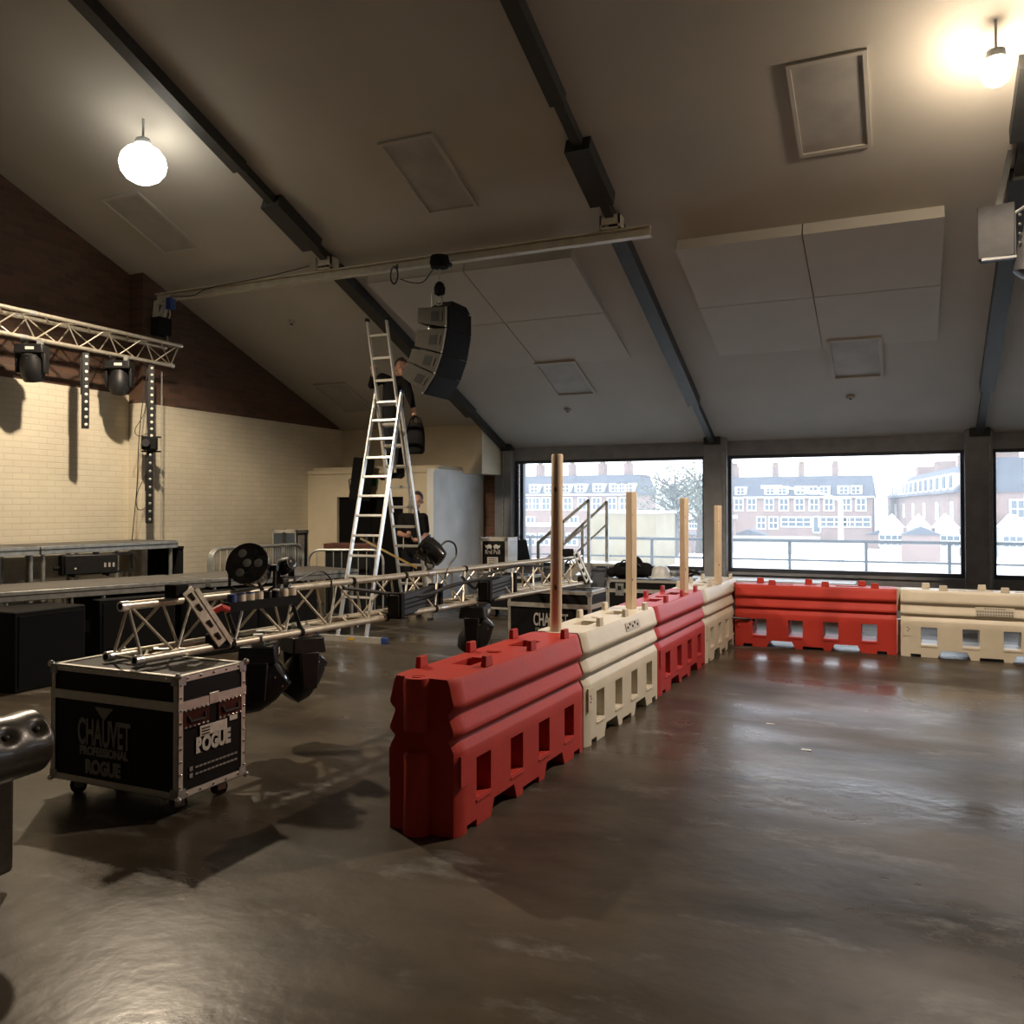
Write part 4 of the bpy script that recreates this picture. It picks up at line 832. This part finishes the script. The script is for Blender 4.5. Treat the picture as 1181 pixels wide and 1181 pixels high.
# right edge: speaker and lamp clamped on the right-hand rafter
c = oy(1150, 270, 8.6); t = thing('hanging_speaker', 'dark loudspeaker hanging from rafter at the right edge', 'speaker', (c.x, 8.6, c.z))
MB().hexa([V(p) for p in ((-.16, -.1, -.24), (.12, -.16, -.24), (.16, .16, -.2), (-.12, .2, -.2))], [V(p) for p in ((-.16, -.1, .22), (.12, -.16, .22), (.16, .16, .26), (-.12, .2, .26))]).build('cabinet', 'black_matte', t, bevel=.012)
MB().bar((0, 0, .2), (.12, .1, .75), .05, .05).build('bracket', 'steel_dark', t); MB().box((0, -.13, -.25), (.26, .06, .02)).build('base_strip', 'steel_dark', t)
c = oy(1197, 285, 8.42); t = thing('yoke_spotlight', 'dark spotlight with yoke clamped beside the right-hand rafter', 'stage light', (c.x, 8.5, c.z))
MB().lathe([(.08, -.24), (.14, -.2), (.15, .1), (.11, .2), (.03, .24)], 18, M.Rotation(rad(12), 4, 'Y')).build('housing', 'black_plastic', t)
MB().tube([(-.17, -.03, -.05), (-.17, -.03, .32), (.0, -.03, .42), (.17, -.03, .32), (.17, -.03, -.05)], .018).build('yoke', 'steel_dark', t); MB().bar((0, 0, .40), (0, .05, .72), .04, .04).build('clamp', 'galv', t)
for k in range(4): MB().ball((-.13, -.09, .05 + k * .08), .014, 8).build('bolt', 'chrome', t)
# ================================================================== STAGE DECKS, SUBS
def deck(P, rz, L_, D_, H_, lb, legs, rails=.10):
    """local x along the front edge, y to the back; P is the front left corner on the floor"""
    t = thing('stage_deck', lb, 'stage deck', P, rz, 'aluminium stage decks')
    MB().span((.02, .02, H_ - .03), (L_ - .02, D_ - .02, H_)).build('board', 'ply_grey', t)
    for a, b in (((0, -.0, H_ - rails), (L_, .035, H_ - .004)), ((0, D_ - .035, H_ - rails), (L_, D_, H_ - .004)), ((0, .035, H_ - rails), (.035, D_ - .035, H_ - .004)), ((L_ - .035, .035, H_ - rails), (L_, D_ - .035, H_ - .004))):
        r = MB().span(a, b).build('rail', 'galv', t, bevel=.005)
        if abs(b[0] - a[0]) > 1: MB().span((a[0], a[1] - .004, H_ - rails * .5), (b[0], a[1], H_ - rails * .38)).build('groove', 'steel_dark', r)
    lm = MB().cyl((0, 0, 0), (0, 0, H_ - rails + .02), .024, n=10).mesh('leg', 'galv')
    for x in legs:
        for y in (.05, D_ - .05): link('leg', lm, t, M.Translation((x, y, 0)))
    return t
P1 = V((-6.42, 9.35, 0)); P0 = V((-7.64, 5.34, 0)); du = (P1 - P0).normalized(); drz = math.atan2(du.y, du.x)
deck(P1 - du * 2.08, drz, 2.06, .95, .83, 'low grey stage deck behind the ladder', (.07, .97, 1.99))
deck(P1 - du * 4.2, drz, 2.06, .95, .83, 'low grey stage deck at left with the black box on it', (.07, .97, 1.99))
deck(V((-8.72, 4.55, 0)), rad(90), 2.0, .80, 1.19, 'higher stage deck against the white wall, cut by the left edge', (.07, 1.55, 1.93))
deck(V((-8.72, 6.57, 0)), rad(90), 1.98, .80, 1.19, 'higher stage deck against the white wall, under the LED battens', (.06, .38, 1.05, 1.9))
t = thing('stage_skirt', 'black cloth skirt hung under the end of the higher deck', 'stage skirt', (-9.30, 8.58, .06))
m = MB()
for k in range(14):
    x0, x1 = .62 * k / 14, .62 * (k + 1) / 14; y0, y1 = .012 * math.sin(k * 1.9), .012 * math.sin((k + 1) * 1.9)
    m.hexa([V((x0, y0, 0)), V((x1, y1, 0)), V((x1, y1 + .008, 0)), V((x0, y0 + .008, 0))], [V((x0, y0, 1.02)), V((x1, y1, 1.02)), V((x1, y1 + .008, 1.02)), V((x0, y0 + .008, 1.02))])
m.build('cloth', 'cloth_black', t)
MB().span((-.01, -.015, 1.02), (.63, .02, 1.05)).build('batten', 'black_matte', t)
def sub(P, rz, W, D_, H_, lb):
    t = thing('subwoofer', lb, 'speaker', P, rz, 'black subwoofers under the stage')
    MB().span((0, .012, 0), (W, D_, H_)).build('cabinet', 'black_matte', t, bevel=.012)
    MB().span((.03, 0, .04), (W - .03, .012, H_ - .04)).build('grille', 'grille', t)
    for x in (0, W): MB().box((x, D_ * .5, H_ * .6), (.008, .2, .12)).build('side_handle', 'black_plastic', t)
sub((-7.03, 5.06, 0), rad(91), .72, .60, .70, 'black subwoofer at the far left edge, nearest the viewer')
sub((-7.24, 6.10, 0), rad(75), .80, .60, .70, 'second black subwoofer under the stage')
sub((-7.00, 7.00, 0), rad(73), .85, .60, .70, 'third black subwoofer under the stage')
sub((-6.80, 7.85, 0), rad(73), .85, .60, .70, 'black subwoofer under the stage nearest the ladder')
# black tilted machine on the low deck
q = oz(88, 668, .83); t = thing('fog_machine', 'long black machine with open carrying end on the low deck', 'machine', (q.x - .26, q.y + .06, .83), drz - rad(10))
MB().span((0, 0, .03), (.56, .26, .25)).build('body', 'black_plastic', t, bevel=.012); MB().span((-.02, .03, .02), (0, .23, .24)).build('end_plate', 'black_matte', t)
fr = MB()
for a, b in (((.56, .0, .25), (.76, .0, .25)), ((.56, .26, .25), (.76, .26, .25)), ((.76, 0, .25), (.76, .26, .25)), ((.76, 0, .25), (.76, 0, .05)), ((.76, .26, .25), (.76, .26, .05)), ((.76, 0, .05), (.76, .26, .05)), ((.56, 0, .05), (.76, 0, .05))): fr.bar(a, b, .022, .022)
fr.build('carry_frame', 'black_plastic', t); MB().cyl((.35, .13, .25), (.35, .13, .275), .035, n=14).build('knob', 'black_plastic', t); MB().cyl((-.09, .12, .10), (-.02, .12, .10), .022, n=10).build('nozzle', 'black_matte', t)
for x in (.1, .46): MB().cyl((x, .05, 0), (x, .05, .03), .02, n=8).cyl((x, .21, 0), (x, .21, .03), .02, n=8).build('foot', 'rubber', t)
MB().cyl((.11, -.004, .10), (.11, .0, .10), .012, n=10).build('lamp', 'led_lens', t)
for k in range(3): MB().box((.42 + k * .045, -.003, .13), (.022, .004, .05)).build('switch', 'print_grey', t)
# ---- steel crowd barriers
CB = {}
def crowd_barrier(P, rz, L_, H_, lb):
    t = thing('crowd_barrier', lb, 'barrier', P, rz, 'steel crowd barriers'); r = .018; c = .16
    pts = [(0, 0, .14)] + [(c - c * math.cos(a), 0, H_ - c + c * math.sin(a)) for a in [k * math.pi / 12 for k in range(7)]] + [(L_ - c + c * math.sin(a), 0, H_ - c + c * math.cos(a)) for a in [k * math.pi / 12 for k in range(7)]] + [(L_, 0, .14), (0, 0, .14)]
    MB().tube(pts, r, 8).build('frame', 'galv', t)
    if H_ not in CB: CB[H_] = MB().cyl((0, 0, .14), (0, 0, H_), .007, n=6).mesh('bar', 'galv')
    n = int(L_ / .115)
    for k in range(1, n): link('bar', CB[H_], t, M.Translation((L_ * k / n, 0, -.0)))
    for x in (.3, L_ - .3): MB().tube([(x, -.25, .0), (x, -.2, .03), (x, 0, .15), (x, .2, .03), (x, .25, 0)], .014, 6).build('foot', 'galv', t)
    return t
for k in range(3): crowd_barrier((-8.02 - .075 * k, 8.42 + .05 * k, 0), rad(88), 1.75, 1.09, ('front steel crowd barrier of the stack by the white wall', 'middle steel crowd barrier of the stack by the white wall', 'rear steel crowd barrier of the stack by the white wall')[k])
a = oz(356, 634, 1.035); crowd_barrier((a.x, a.y, 0), rad(20), 1.05, 1.035, 'single steel crowd barrier seen through the ladder')
t = thing('bar_counter', 'dark counter with red-brown top behind the crowd barrier', 'counter', (a.x + .02, a.y + .35, 0), rad(14))
MB().span((0, 0, 0), (.66, .35, 1.0)).build('body', 'black_matte', t); MB().span((-.02, -.02, 1.0), (.68, .37, 1.11)).build('top', 'brown_wood', t, bevel=.006)
# ---- tilted wall loudspeaker and exit sign on the partition
t = thing('wall_speaker', 'grey loudspeaker tilted on a bracket above the black door', 'speaker', (-8.12, YP - .22, 2.08)); Rm = R3('Y', 8) @ R3('Z', -28)
MB().box((0, 0, 0), (.34, .22, .70), Rm).build('cabinet', 'black_matte', t, bevel=.015); MB().box(Rm @ V((0, -.112, 0)), (.31, .006, .66), Rm).build('grille', 'grille', t)
MB().bar((0, .08, 0), (.02, .22, .02), .05, .05).build('bracket', 'steel_dark', t); MB().tube([(-.15, .02, .05), (-.25, .0, .0), (-.24, .02, -.2), (-.1, .05, -.33)], .01).build('lead', 'cable', t)
q = oy(429, 556, YP - .02); tag(MB().box((0, 0, 0), (.20, .03, .13)).build('exit_sign', 'sign_green', bevel=.004), 'small green sign on the wall beside the tilted speaker', 'sign').location = (q.x, YP - .018, q.z)
# ================================================================== LADDER
FB, RB, AP = V((-6.12, 8.75, 0)), V((-6.45, 10.85, 0)), V((-6.25, 9.75, 3.08))
lad = thing('combination_ladder', 'tall aluminium combination ladder standing open as an A-frame', 'ladder', (0, 0, 0)); lad.location = FB
LX = V((1, .05, 0)).normalized()
def section(a, b, w0, w1, n, mt, r0=.06, r1=.97, sw=(.024, .062)):
    a = a - FB; b = b - FB; nrm = LX.cross(b - a).normalized()
    for s in (-1, 1): st = MB().bar(a + LX * s * w0, b + LX * s * w1, sw[0], sw[1], upd=nrm).build('stile', mt, lad, bevel=.003)
    for k in range(n):
        u = r0 + (r1 - r0) * k / (n - 1); c = a.lerp(b, u); w_ = w0 + (w1 - w0) * u
        MB().bar(c - LX * w_, c + LX * w_, .028, .030, upd=nrm).build('rung', mt, lad)
    return a, b
def rear(z): return RB + (AP - RB) * (z / AP.z)
section(FB + V((0, 0, .05)), AP + (AP - FB).normalized() * .06, .200, .195, 12, 'alu_bright', .07, .96)
section(RB + V((0, 0, .02)), AP, .21, .175, 11, 'alu', .08, .97)
section(rear(1.55) + V((0, -.03, 0)), rear(4.02) + V((0, -.03, 0)), .150, .140, 9, 'alu', .03, .93, (.022, .05))
for s in (-1, 1):
    MB().box(AP + (AP - FB).normalized() * .07 + LX * s * .195 - FB, (.04, .07, .04)).build('end_cap', 'blue_plastic', lad, bevel=.004)
    MB().box(rear(4.02) + V((0, -.03, .015)) + LX * s * .14 - FB, (.04, .06, .04)).build('end_cap', 'black_plastic', lad, bevel=.004)
    MB().box(RB + LX * s * .21 + V((0, 0, .02)) - FB, (.05, .08, .04)).build('foot', 'rubber', lad)
    MB().box(AP + LX * s * .17 - FB + V((0, 0, -.08)), (.02, .14, .12)).build('hinge', 'galv', lad)
MB().bar(-LX * .44 + V((0, -.02, .035)), LX * .44 + V((0, -.02, .035)), .05, .07).build('stabiliser_bar', 'alu', lad)
for s in (-1, 1): MB().box(LX * s * .47 + V((0, -.02, .037)), (.07, .07, .074)).build('stabiliser_cap', 'blue_plastic', lad, bevel=.006)
MB().box((.02, -.047, .037), (.09, .003, .03)).build('sticker', 'yellow', lad)
f_ = FB.lerp(AP, .40) - LX * .1 - FB; r_ = RB.lerp(AP, .25) + LX * .1 - FB
MB().bar(f_, f_.lerp(r_, .45), .004, .03).build('strap', 'yellow', lad); MB().bar(f_.lerp(r_, .45), r_, .004, .03).build('strap', 'yellow', lad)
# ================================================================== PEOPLE
def fuse(name, parts, mt, parent, vox=.012, it=4):
    m = MB()
    for p in parts:
        if len(p) == 2 or not isinstance(p[1], V): m.ball(p[0], p[1], 14, sc_=p[2] if len(p) > 2 else (1, 1, 1))
        else:
            a, b, r0, r1 = p; n = 5
            m.tube([a.lerp(b, k / n) for k in range(n + 1)], [r0 + (r1 - r0) * k / n for k in range(n + 1)], 12); m.ball(a, r0, 12); m.ball(b, r1, 12)
    o = m.build(name, mt, parent, 0); md = o.modifiers.new('r', 'REMESH'); md.mode = 'VOXEL'; md.voxel_size = vox; md.use_smooth_shade = True
    s = o.modifiers.new('s', 'SMOOTH'); s.factor = .5; s.iterations = it
    bpy.context.view_layer.update(); me = bpy.data.meshes.new_from_object(o.evaluated_get(bpy.context.evaluated_depsgraph_get())); o.modifiers.clear(); o.data = me; return o
def hand(w_, d, n, curl):
    """palm + five fingers: wrist, pointing direction, palm normal, curl towards the normal"""
    d = d.normalized(); n = (n - d * n.dot(d)).normalized(); sd = d.cross(n); out = [(w_, w_ + d * .07, .026, .034)]
    for k, L_ in enumerate((.075, .085, .08, .062)):
        b = w_ + d * .08 + sd * (.027 - .018 * k); m_ = b + (d * (1 - curl) + n * curl).normalized() * L_ * .5
        out += [(b, m_, .0095, .009), (m_, m_ + (d * (1 - 2 * curl) + n * 2 * curl).normalized() * L_ * .5, .009, .0075)]
    b = w_ + d * .03 + sd * .032; out += [(b, b + (d * .5 + sd * .5 + n * .7).normalized() * .05, .012, .010)]
    return out
def person(name, lb, org, J, face, hL, hR, shirt_len, up=V((0, 0, 1))):
    """J: dict of joints in world space"""
    t = thing('person', lb, 'person', org); J = {k: v - org for k, v in J.items()}; hd = J['head']; fx = face.normalized(); sx = fx.cross(up).normalized()
    S = [(J['neck'], hd, .052, .055), (hd + up * .03, .098, (.86, .92, 1.12)), (hd - up * .05 + fx * .03, .062), (hd + fx * .10 - up * .01, .016), (hd + fx * .085 - up * .075, .028),
         (hd + sx * .085 - up * .01, .020, (.7, 1, 1.5)), (hd - sx * .085 - up * .01, .020, (.7, 1, 1.5)), (hd + fx * .086 + up * .028 + sx * .03, .016), (hd + fx * .086 + up * .028 - sx * .03, .016)]
    S += [(J['neck'], J['chest'], .06, .12), (J['chest'], J['pelvis'], .12, .12)]
    for s in 'LR': S += [(J['sh' + s], J['el' + s], .050, .042), (J['el' + s], J['wr' + s], .042, .028), (J['hip' + s], J['kn' + s], .078, .056), (J['kn' + s], J['an' + s], .054, .040), (J['chest'], J['sh' + s], .09, .055), (J['pelvis'], J['hip' + s], .10, .085)]
    S += hand(J['wrL'], *hL) + hand(J['wrR'], *hR)
    body = fuse('body', S, 'skin', t, .0085, 3)
    C = [(J['neck'] - up * .03, J['chest'], .066, .150), (J['chest'], J['pelvis'] + up * .02, .15, .148)]
    for s in 'LR':
        C += [(J['chest'] + up * .04, J['sh' + s], .10, .072), (J['sh' + s], J['sh' + s].lerp(J['el' + s], min(1, shirt_len)), .070, .060)]
        if shirt_len > 1: C += [(J['el' + s], J['el' + s].lerp(J['wr' + s], shirt_len - 1), .058, .042)]
    fuse('shirt', C, 'cloth_black', t, .011, 4)
    C = [(J['pelvis'] + up * .06, .158, (1, .82, .8))]
    for s in 'LR': C += [(J['pelvis'], J['hip' + s], .13, .105), (J['hip' + s], J['kn' + s], .100, .076), (J['kn' + s], J['an' + s], .075, .062)]
    fuse('trousers', C, 'cloth_navy', t, .011, 4)
    for s in 'LR':
        f = J['an' + s]; ft = J.get('toe' + s, f + fx * .17 - up * .07)
        fuse('boot', [(f + up * .03, f - up * .05, .058, .052), (f - up * .05, ft, .046, .042), (f - up * .055 - (ft - f) * .2, .044)], 'black_matte', t, .011, 3)
    H = [(hd + up * .045 - fx * .018, .104, (.90, .92, 1.06)), (hd + up * .0 - fx * .055, .075), (hd + up * .115 + fx * .03, .045)]
    fuse('hair', H, 'hair', t, .009, 3)
    for s in (1, -1):
        e = MB().ball(hd + fx * .092 + up * .018 + sx * s * .031, .0095, 8).build('eye', 'sill_white', body); MB().ball(hd + fx * .099 + up * .018 + sx * s * .031, .005, 6).build('pupil', 'black_matte', body)
    MB().tube([hd + fx * .098 - up * .066 - sx * .022, hd + fx * .108 - up * .064, hd + fx * .098 - up * .066 + sx * .022], .005).build('lips', 'dish_maroon', body)
    return t
def w3(px, py, Y): return oy(px, py, Y)
YA = 10.36
J = dict(head=w3(463, 425, YA - .10), neck=w3(458, 433, YA - .04), chest=w3(454, 447, YA), pelvis=w3(453, 482, YA + .04),
         shL=w3(441, 436, YA), elL=w3(429, 444, YA - .1), wrL=w3(431, 430, YA - .36), shR=w3(467, 439, YA - .02), elR=w3(473, 458, YA - .02), wrR=w3(477, 472, YA - .02),
         hipL=w3(448, 488, YA + .04), knL=w3(448, 521, YA - .10), anL=w3(449, 546, YA + .0), hipR=w3(459, 488, YA + .04), knR=w3(462, 519, YA - .02), anR=w3(462, 544, YA + .0))
for s in 'LR': J['toe' + s] = J['an' + s] + V((-.02, -.16, -.06))
person('person', 'person in black clothes high on the ladder holding a black bag', V((J['pelvis'].x, YA, J['anL'].z - .1)), J, V((.55, -.75, -.1)), (V((0, -.4, 1)), V((.9, -.3, 0)), .75), (V((.1, 0, -1)), V((-.9, -.3, 0)), .8), 1.75)
bp = J['wrR'] + V((.03, 0, -.10)); t = thing('carry_bag', 'black cloth bag hanging from the hand of the person on the ladder', 'bag', bp - V((0, 0, .52)))
bm_ = MB().lathe([(.02, .0), (.11, .0), (.14, .03), (.145, .2), (.13, .36), (.10, .42), (.05, .43)], 20, M.Diagonal((1.0, .62, 1, 1))).build('pouch', 'cloth_black', t)
for y in (-.05, .05): MB().tube([(-.07, y, .40), (-.06, y * .6, .48), (0, y * .3, .53), (.06, y * .6, .48), (.07, y, .40)], .010).build('handle', 'cloth_black', t)
YQ = 11.32; ft = oy(476, 700, YQ); gz = lambda px, z, dy=0: V((oy(px, 600, YQ + dy).x, YQ + dy, z))
J = dict(head=gz(481, 1.72, -.02), neck=gz(479, 1.58), chest=gz(477, 1.40), pelvis=gz(477, 1.0), shL=gz(464.5, 1.47), elL=gz(461, 1.22, -.10), wrL=gz(470, 1.20, -.32), shR=gz(488.5, 1.47), elR=gz(492, 1.20, .0), wrR=gz(484, 1.14, -.24),
         hipL=gz(471, .93), knL=gz(470, .52, -.02), anL=gz(469, .105), hipR=gz(483, .93), knR=gz(484, .52, -.02), anR=gz(485, .105))
person('person', 'person in black t-shirt standing behind the ladder with arms bent', V((J['pelvis'].x, YQ, 0)), J, V((.35, -.9, -.15)), (V((.6, -.7, .1)), V((0, .1, 1)), .4), (V((-.7, -.6, .0)), V((0, .1, 1)), .4), .72)
# ================================================================== LEATHER ARMCHAIR (left edge)
def tufted(L_, R_, n_u, n_v, dep):
    m = MB(); NU, NVv = 96, 64; bt = []
    for i in range(n_u):
        for k in range(n_v): bt.append(((i + (.5 if k % 2 else 0) + .25) / n_u, .10 + .42 * k / max(1, n_v - 1)))
    vs = []
    for iu in range(NU + 1):
        u = iu / NU; ends = min(u, 1 - u) * L_; er = R_ * min(1, (ends / (.06)) ** .5 if ends < .06 else 1) if ends < .06 else R_
        er = max(er, .02)
        for iv in range(NVv):
            v = iv / NVv; r = er
            for bu, bv in bt:
                du_ = (u - bu) * L_; dv_ = ((v - bv + .5) % 1 - .5) * 2 * math.pi * R_; d2 = du_ * du_ + dv_ * dv_
                r -= dep * math.exp(-d2 / .0007) + dep * .35 * math.exp(-d2 / .004)
            a = 2 * math.pi * v; vs.append(V((math.cos(a) * r, u * L_, math.sin(a) * r)))
    fs = [(i * NVv + j, i * NVv + (j + 1) % NVv, (i + 1) * NVv + (j + 1) % NVv, (i + 1) * NVv + j) for i in range(NU) for j in range(NVv)]
    fs += [tuple(range(NVv)), tuple(range(NU * NVv, (NU + 1) * NVv))]
    return m.add(vs, fs), bt
ac = V((-3.285, 1.97, 0)); t = thing('leather_armchair', 'dark buttoned leather armchair cut off by the left edge', 'armchair', ac, rad(6))
m, bt = tufted(.86, .135, 6, 3, .030); r = m.build('arm_roll', 'leather', t, smooth=70); r.location = (0, -.30, .635); label(r, 'rolled buttoned arm')
btm = MB().ball((0, 0, 0), .013, 8).mesh('button', 'leather')
for bu, bv in bt:
    a = 2 * math.pi * bv; link('button', btm, r, M.Translation((math.cos(a) * .109, bu * .86, math.sin(a) * .109)))
MB().span((-.26, -.28, .06), (-.12, .54, .60)).build('arm_panel', 'leather', t, bevel=.02)
MB().span((-.80, -.22, .10), (-.26, .50, .34)).build('seat_base', 'leather', t, bevel=.02)
MB().span((-.80, -.26, .34), (-.27, .36, .46)).build('seat_cushion', 'leather', t, bevel=.04)
MB().span((-.95, .34, .10), (-.13, .56, .72)).build('backrest', 'leather', t, bevel=.05)
m2, _ = tufted(.86, .135, 6, 3, .030); r2 = m2.build('arm_roll', 'leather', t, smooth=70); r2.location = (-.97, -.30, .635)
MB().span((-.95, -.28, .06), (-.80, .54, .56)).build('arm_panel', 'leather', t, bevel=.02)
for x in (-.88, -.2):
    for y in (-.2, .46): MB().lathe([(.022, 0), (.035, .03), (.03, .08)], 12, M.Translation((x, y, 0))).build('foot', 'brown_wood', t)
# ================================================================== BY THE WINDOWS
# aluminium steps with handrails
N0, N1 = 12.70, 13.40; t = thing('stage_steps', 'aluminium stage steps with two sloping handrails by the left window', 'steps', (-5.0, N0, 0))
def sp(px, py, Y): return oy(px, py, Y) - V((-5.0, N0, 0))
for Y, pts in ((N0, ((621, 626), (649, 602), (679, 577))), (N1, ((649, 627), (672, 605), (700, 579)))):
    a, b = sp(*pts[0], Y), sp(*pts[2], Y); MB().bar(a, b, .045, .045).build('handrail', 'galv', t)
    MB().bar(a - V((0, 0, .36)), b - V((0, 0, .36)), .03, .03).build('mid_rail', 'galv', t)
    for p, zb in zip(pts, (.30, .52, .0)):
        q = sp(*p, Y); MB().bar((q.x, q.y, zb if zb else .0), q + V((0, 0, .02)), .045, .045).build('rail_post', 'galv', t)
for k in range(4):
    x0 = -.42 + k * .24; z = .19 + k * .19; MB().span((x0, .03, z - .04), (x0 + (.26 if k < 3 else .62), N1 - N0 - .03, z)).build('tread', 'alu', t)
for y in (.015, N1 - N0 - .015): MB().bar((-.42, y, .08), (.40, y, .73), .03, .10).build('stringer', 'alu', t)
for y in (.03, N1 - N0 - .03): MB().bar((.86, y, 0), (.86, y, .74), .04, .04).build('leg', 'galv', t)
# black armchair by the left window
q = oy(613, 648, 12.4); t = thing('black_chair', 'black chair with bent arms in front of the left window', 'chair', (q.x + .06, 12.40, 0), rad(80))
MB().box((0, 0, .50), (.46, .46, .07)).build('seat', 'cloth_black', t, bevel=.03); MB().box((0, .27, .90), (.42, .06, .44), R3('X', -14)).build('backrest', 'cloth_black', t, bevel=.02)
MB().bar((0, .20, .5), (0, .25, .75), .06, .02).build('back_support', 'black_plastic', t); MB().cyl((0, 0, .10), (0, 0, .48), .03).build('column', 'black_plastic', t)
for s in (-1, 1): MB().tube([(s * .22, .1, .5), (s * .28, .1, .52), (s * .28, .12, .72), (s * .27, -.16, .74), (s * .25, -.2, .6), (s * .22, -.15, .5)], .016, 8).build('armrest', 'black_plastic', t)
for k in range(5):
    a = k * 1.2566; MB().bar((0, 0, .11), (math.cos(a) * .27, math.sin(a) * .27, .07), .05, .03).build('base_leg', 'black_plastic', t); MB().cyl((math.cos(a) * .27 - .012, math.sin(a) * .27, .028), (math.cos(a) * .27 + .012, math.sin(a) * .27, .028), .028, n=10).build('wheel', 'rubber', t)
# white-topped ledge along the sill wall
t = thing('window_bench', 'long low bench with a pale top under the windows', 'bench', (-3.4, 13.15, 0))
MB().span((0, 0, .50), (2.72, .62, .54)).build('top', 'sill_white', t, bevel=.005); MB().span((.04, .05, .0), (2.66, .60, .50)).build('front_panel', 'brown_wood', t)
MB().span((2.62, -.01, .40), (2.73, .62, .505)).build('end_piece', 'sill_white', t)
# clutter on the road case
t = thing('soft_bag', 'slumped black fabric bag on top of the road case', 'bag', (-3.32, 11.18, .70))
fuse('cloth', [(V((-.18, 0, .08)), V((.16, .04, .09)), .11, .10), (V((0, .02, .16)), .12), (V((-.3, -.02, .05)), .07), (V((.22, .0, .05)), .07)], 'cloth_black', t, .012, 4)
MB().tube([(-.2, -.08, .14), (-.1, -.13, .22), (.05, -.12, .21), (.12, -.08, .14)], .012).build('handle', 'cable', t)
t = thing('white_helmet', 'white hard hat beside the black bag on the road case', 'helmet', (-2.96, 11.2, .70))
MB().lathe([(.13, 0), (.128, .04), (.115, .10), (.08, .145), (.01, .165)], 22).build('shell', 'sill_white', t); MB().lathe([(.12, .0), (.165, .0), (.16, .012), (.125, .02)], 22).build('brim', 'sill_white', t)
t = thing('cable_pile', 'tangle of dark cables and clamps on the road case by the post', 'cables', (-2.68, 11.25, .70))
for k in range(6): MB().tube([(.12 * math.cos(a) * (1 - k * .08) + k * .03, .10 * math.sin(a), .02 + k * .014 + .01 * math.sin(a * 2 + k)) for a in [q * .45 for q in range(15)]], .011, 6).build('loop', 'cable' if k % 3 else 'galv', t)
MB().box((-.12, .0, .05), (.07, .06, .06), R3('Z', 30)).build('clamp', 'galv', t, bevel=.01)
# marks of litter on the floor
for i, (px, py, sx_, sy_, lb) in enumerate(((930, 865, .034, .018, 'small white scrap on the floor, larger of the two by the barriers'), (889, 835, .032, .012, 'small pale scrap on the floor, smaller of the two by the barriers'))):
    p = oz(px, py); o = MB().add([V((-sx_, -.01, .001)), V((sx_, -sy_, .004)), V((sx_ * .8, sy_, .002)), V((-sx_ * .9, sy_ * .8, .005)), V((-sx_, -.01, 0)), V((sx_, -sy_, 0)), V((sx_ * .8, sy_, 0)), V((-sx_ * .9, sy_ * .8, 0))], [(0, 1, 2, 3), (7, 6, 5, 4), (0, 4, 5, 1), (1, 5, 6, 2), (2, 6, 7, 3), (3, 7, 4, 0)]).build('paper_scrap', 'sill_white', smooth=0)
    tag(o, lb, 'litter'); o.location = p
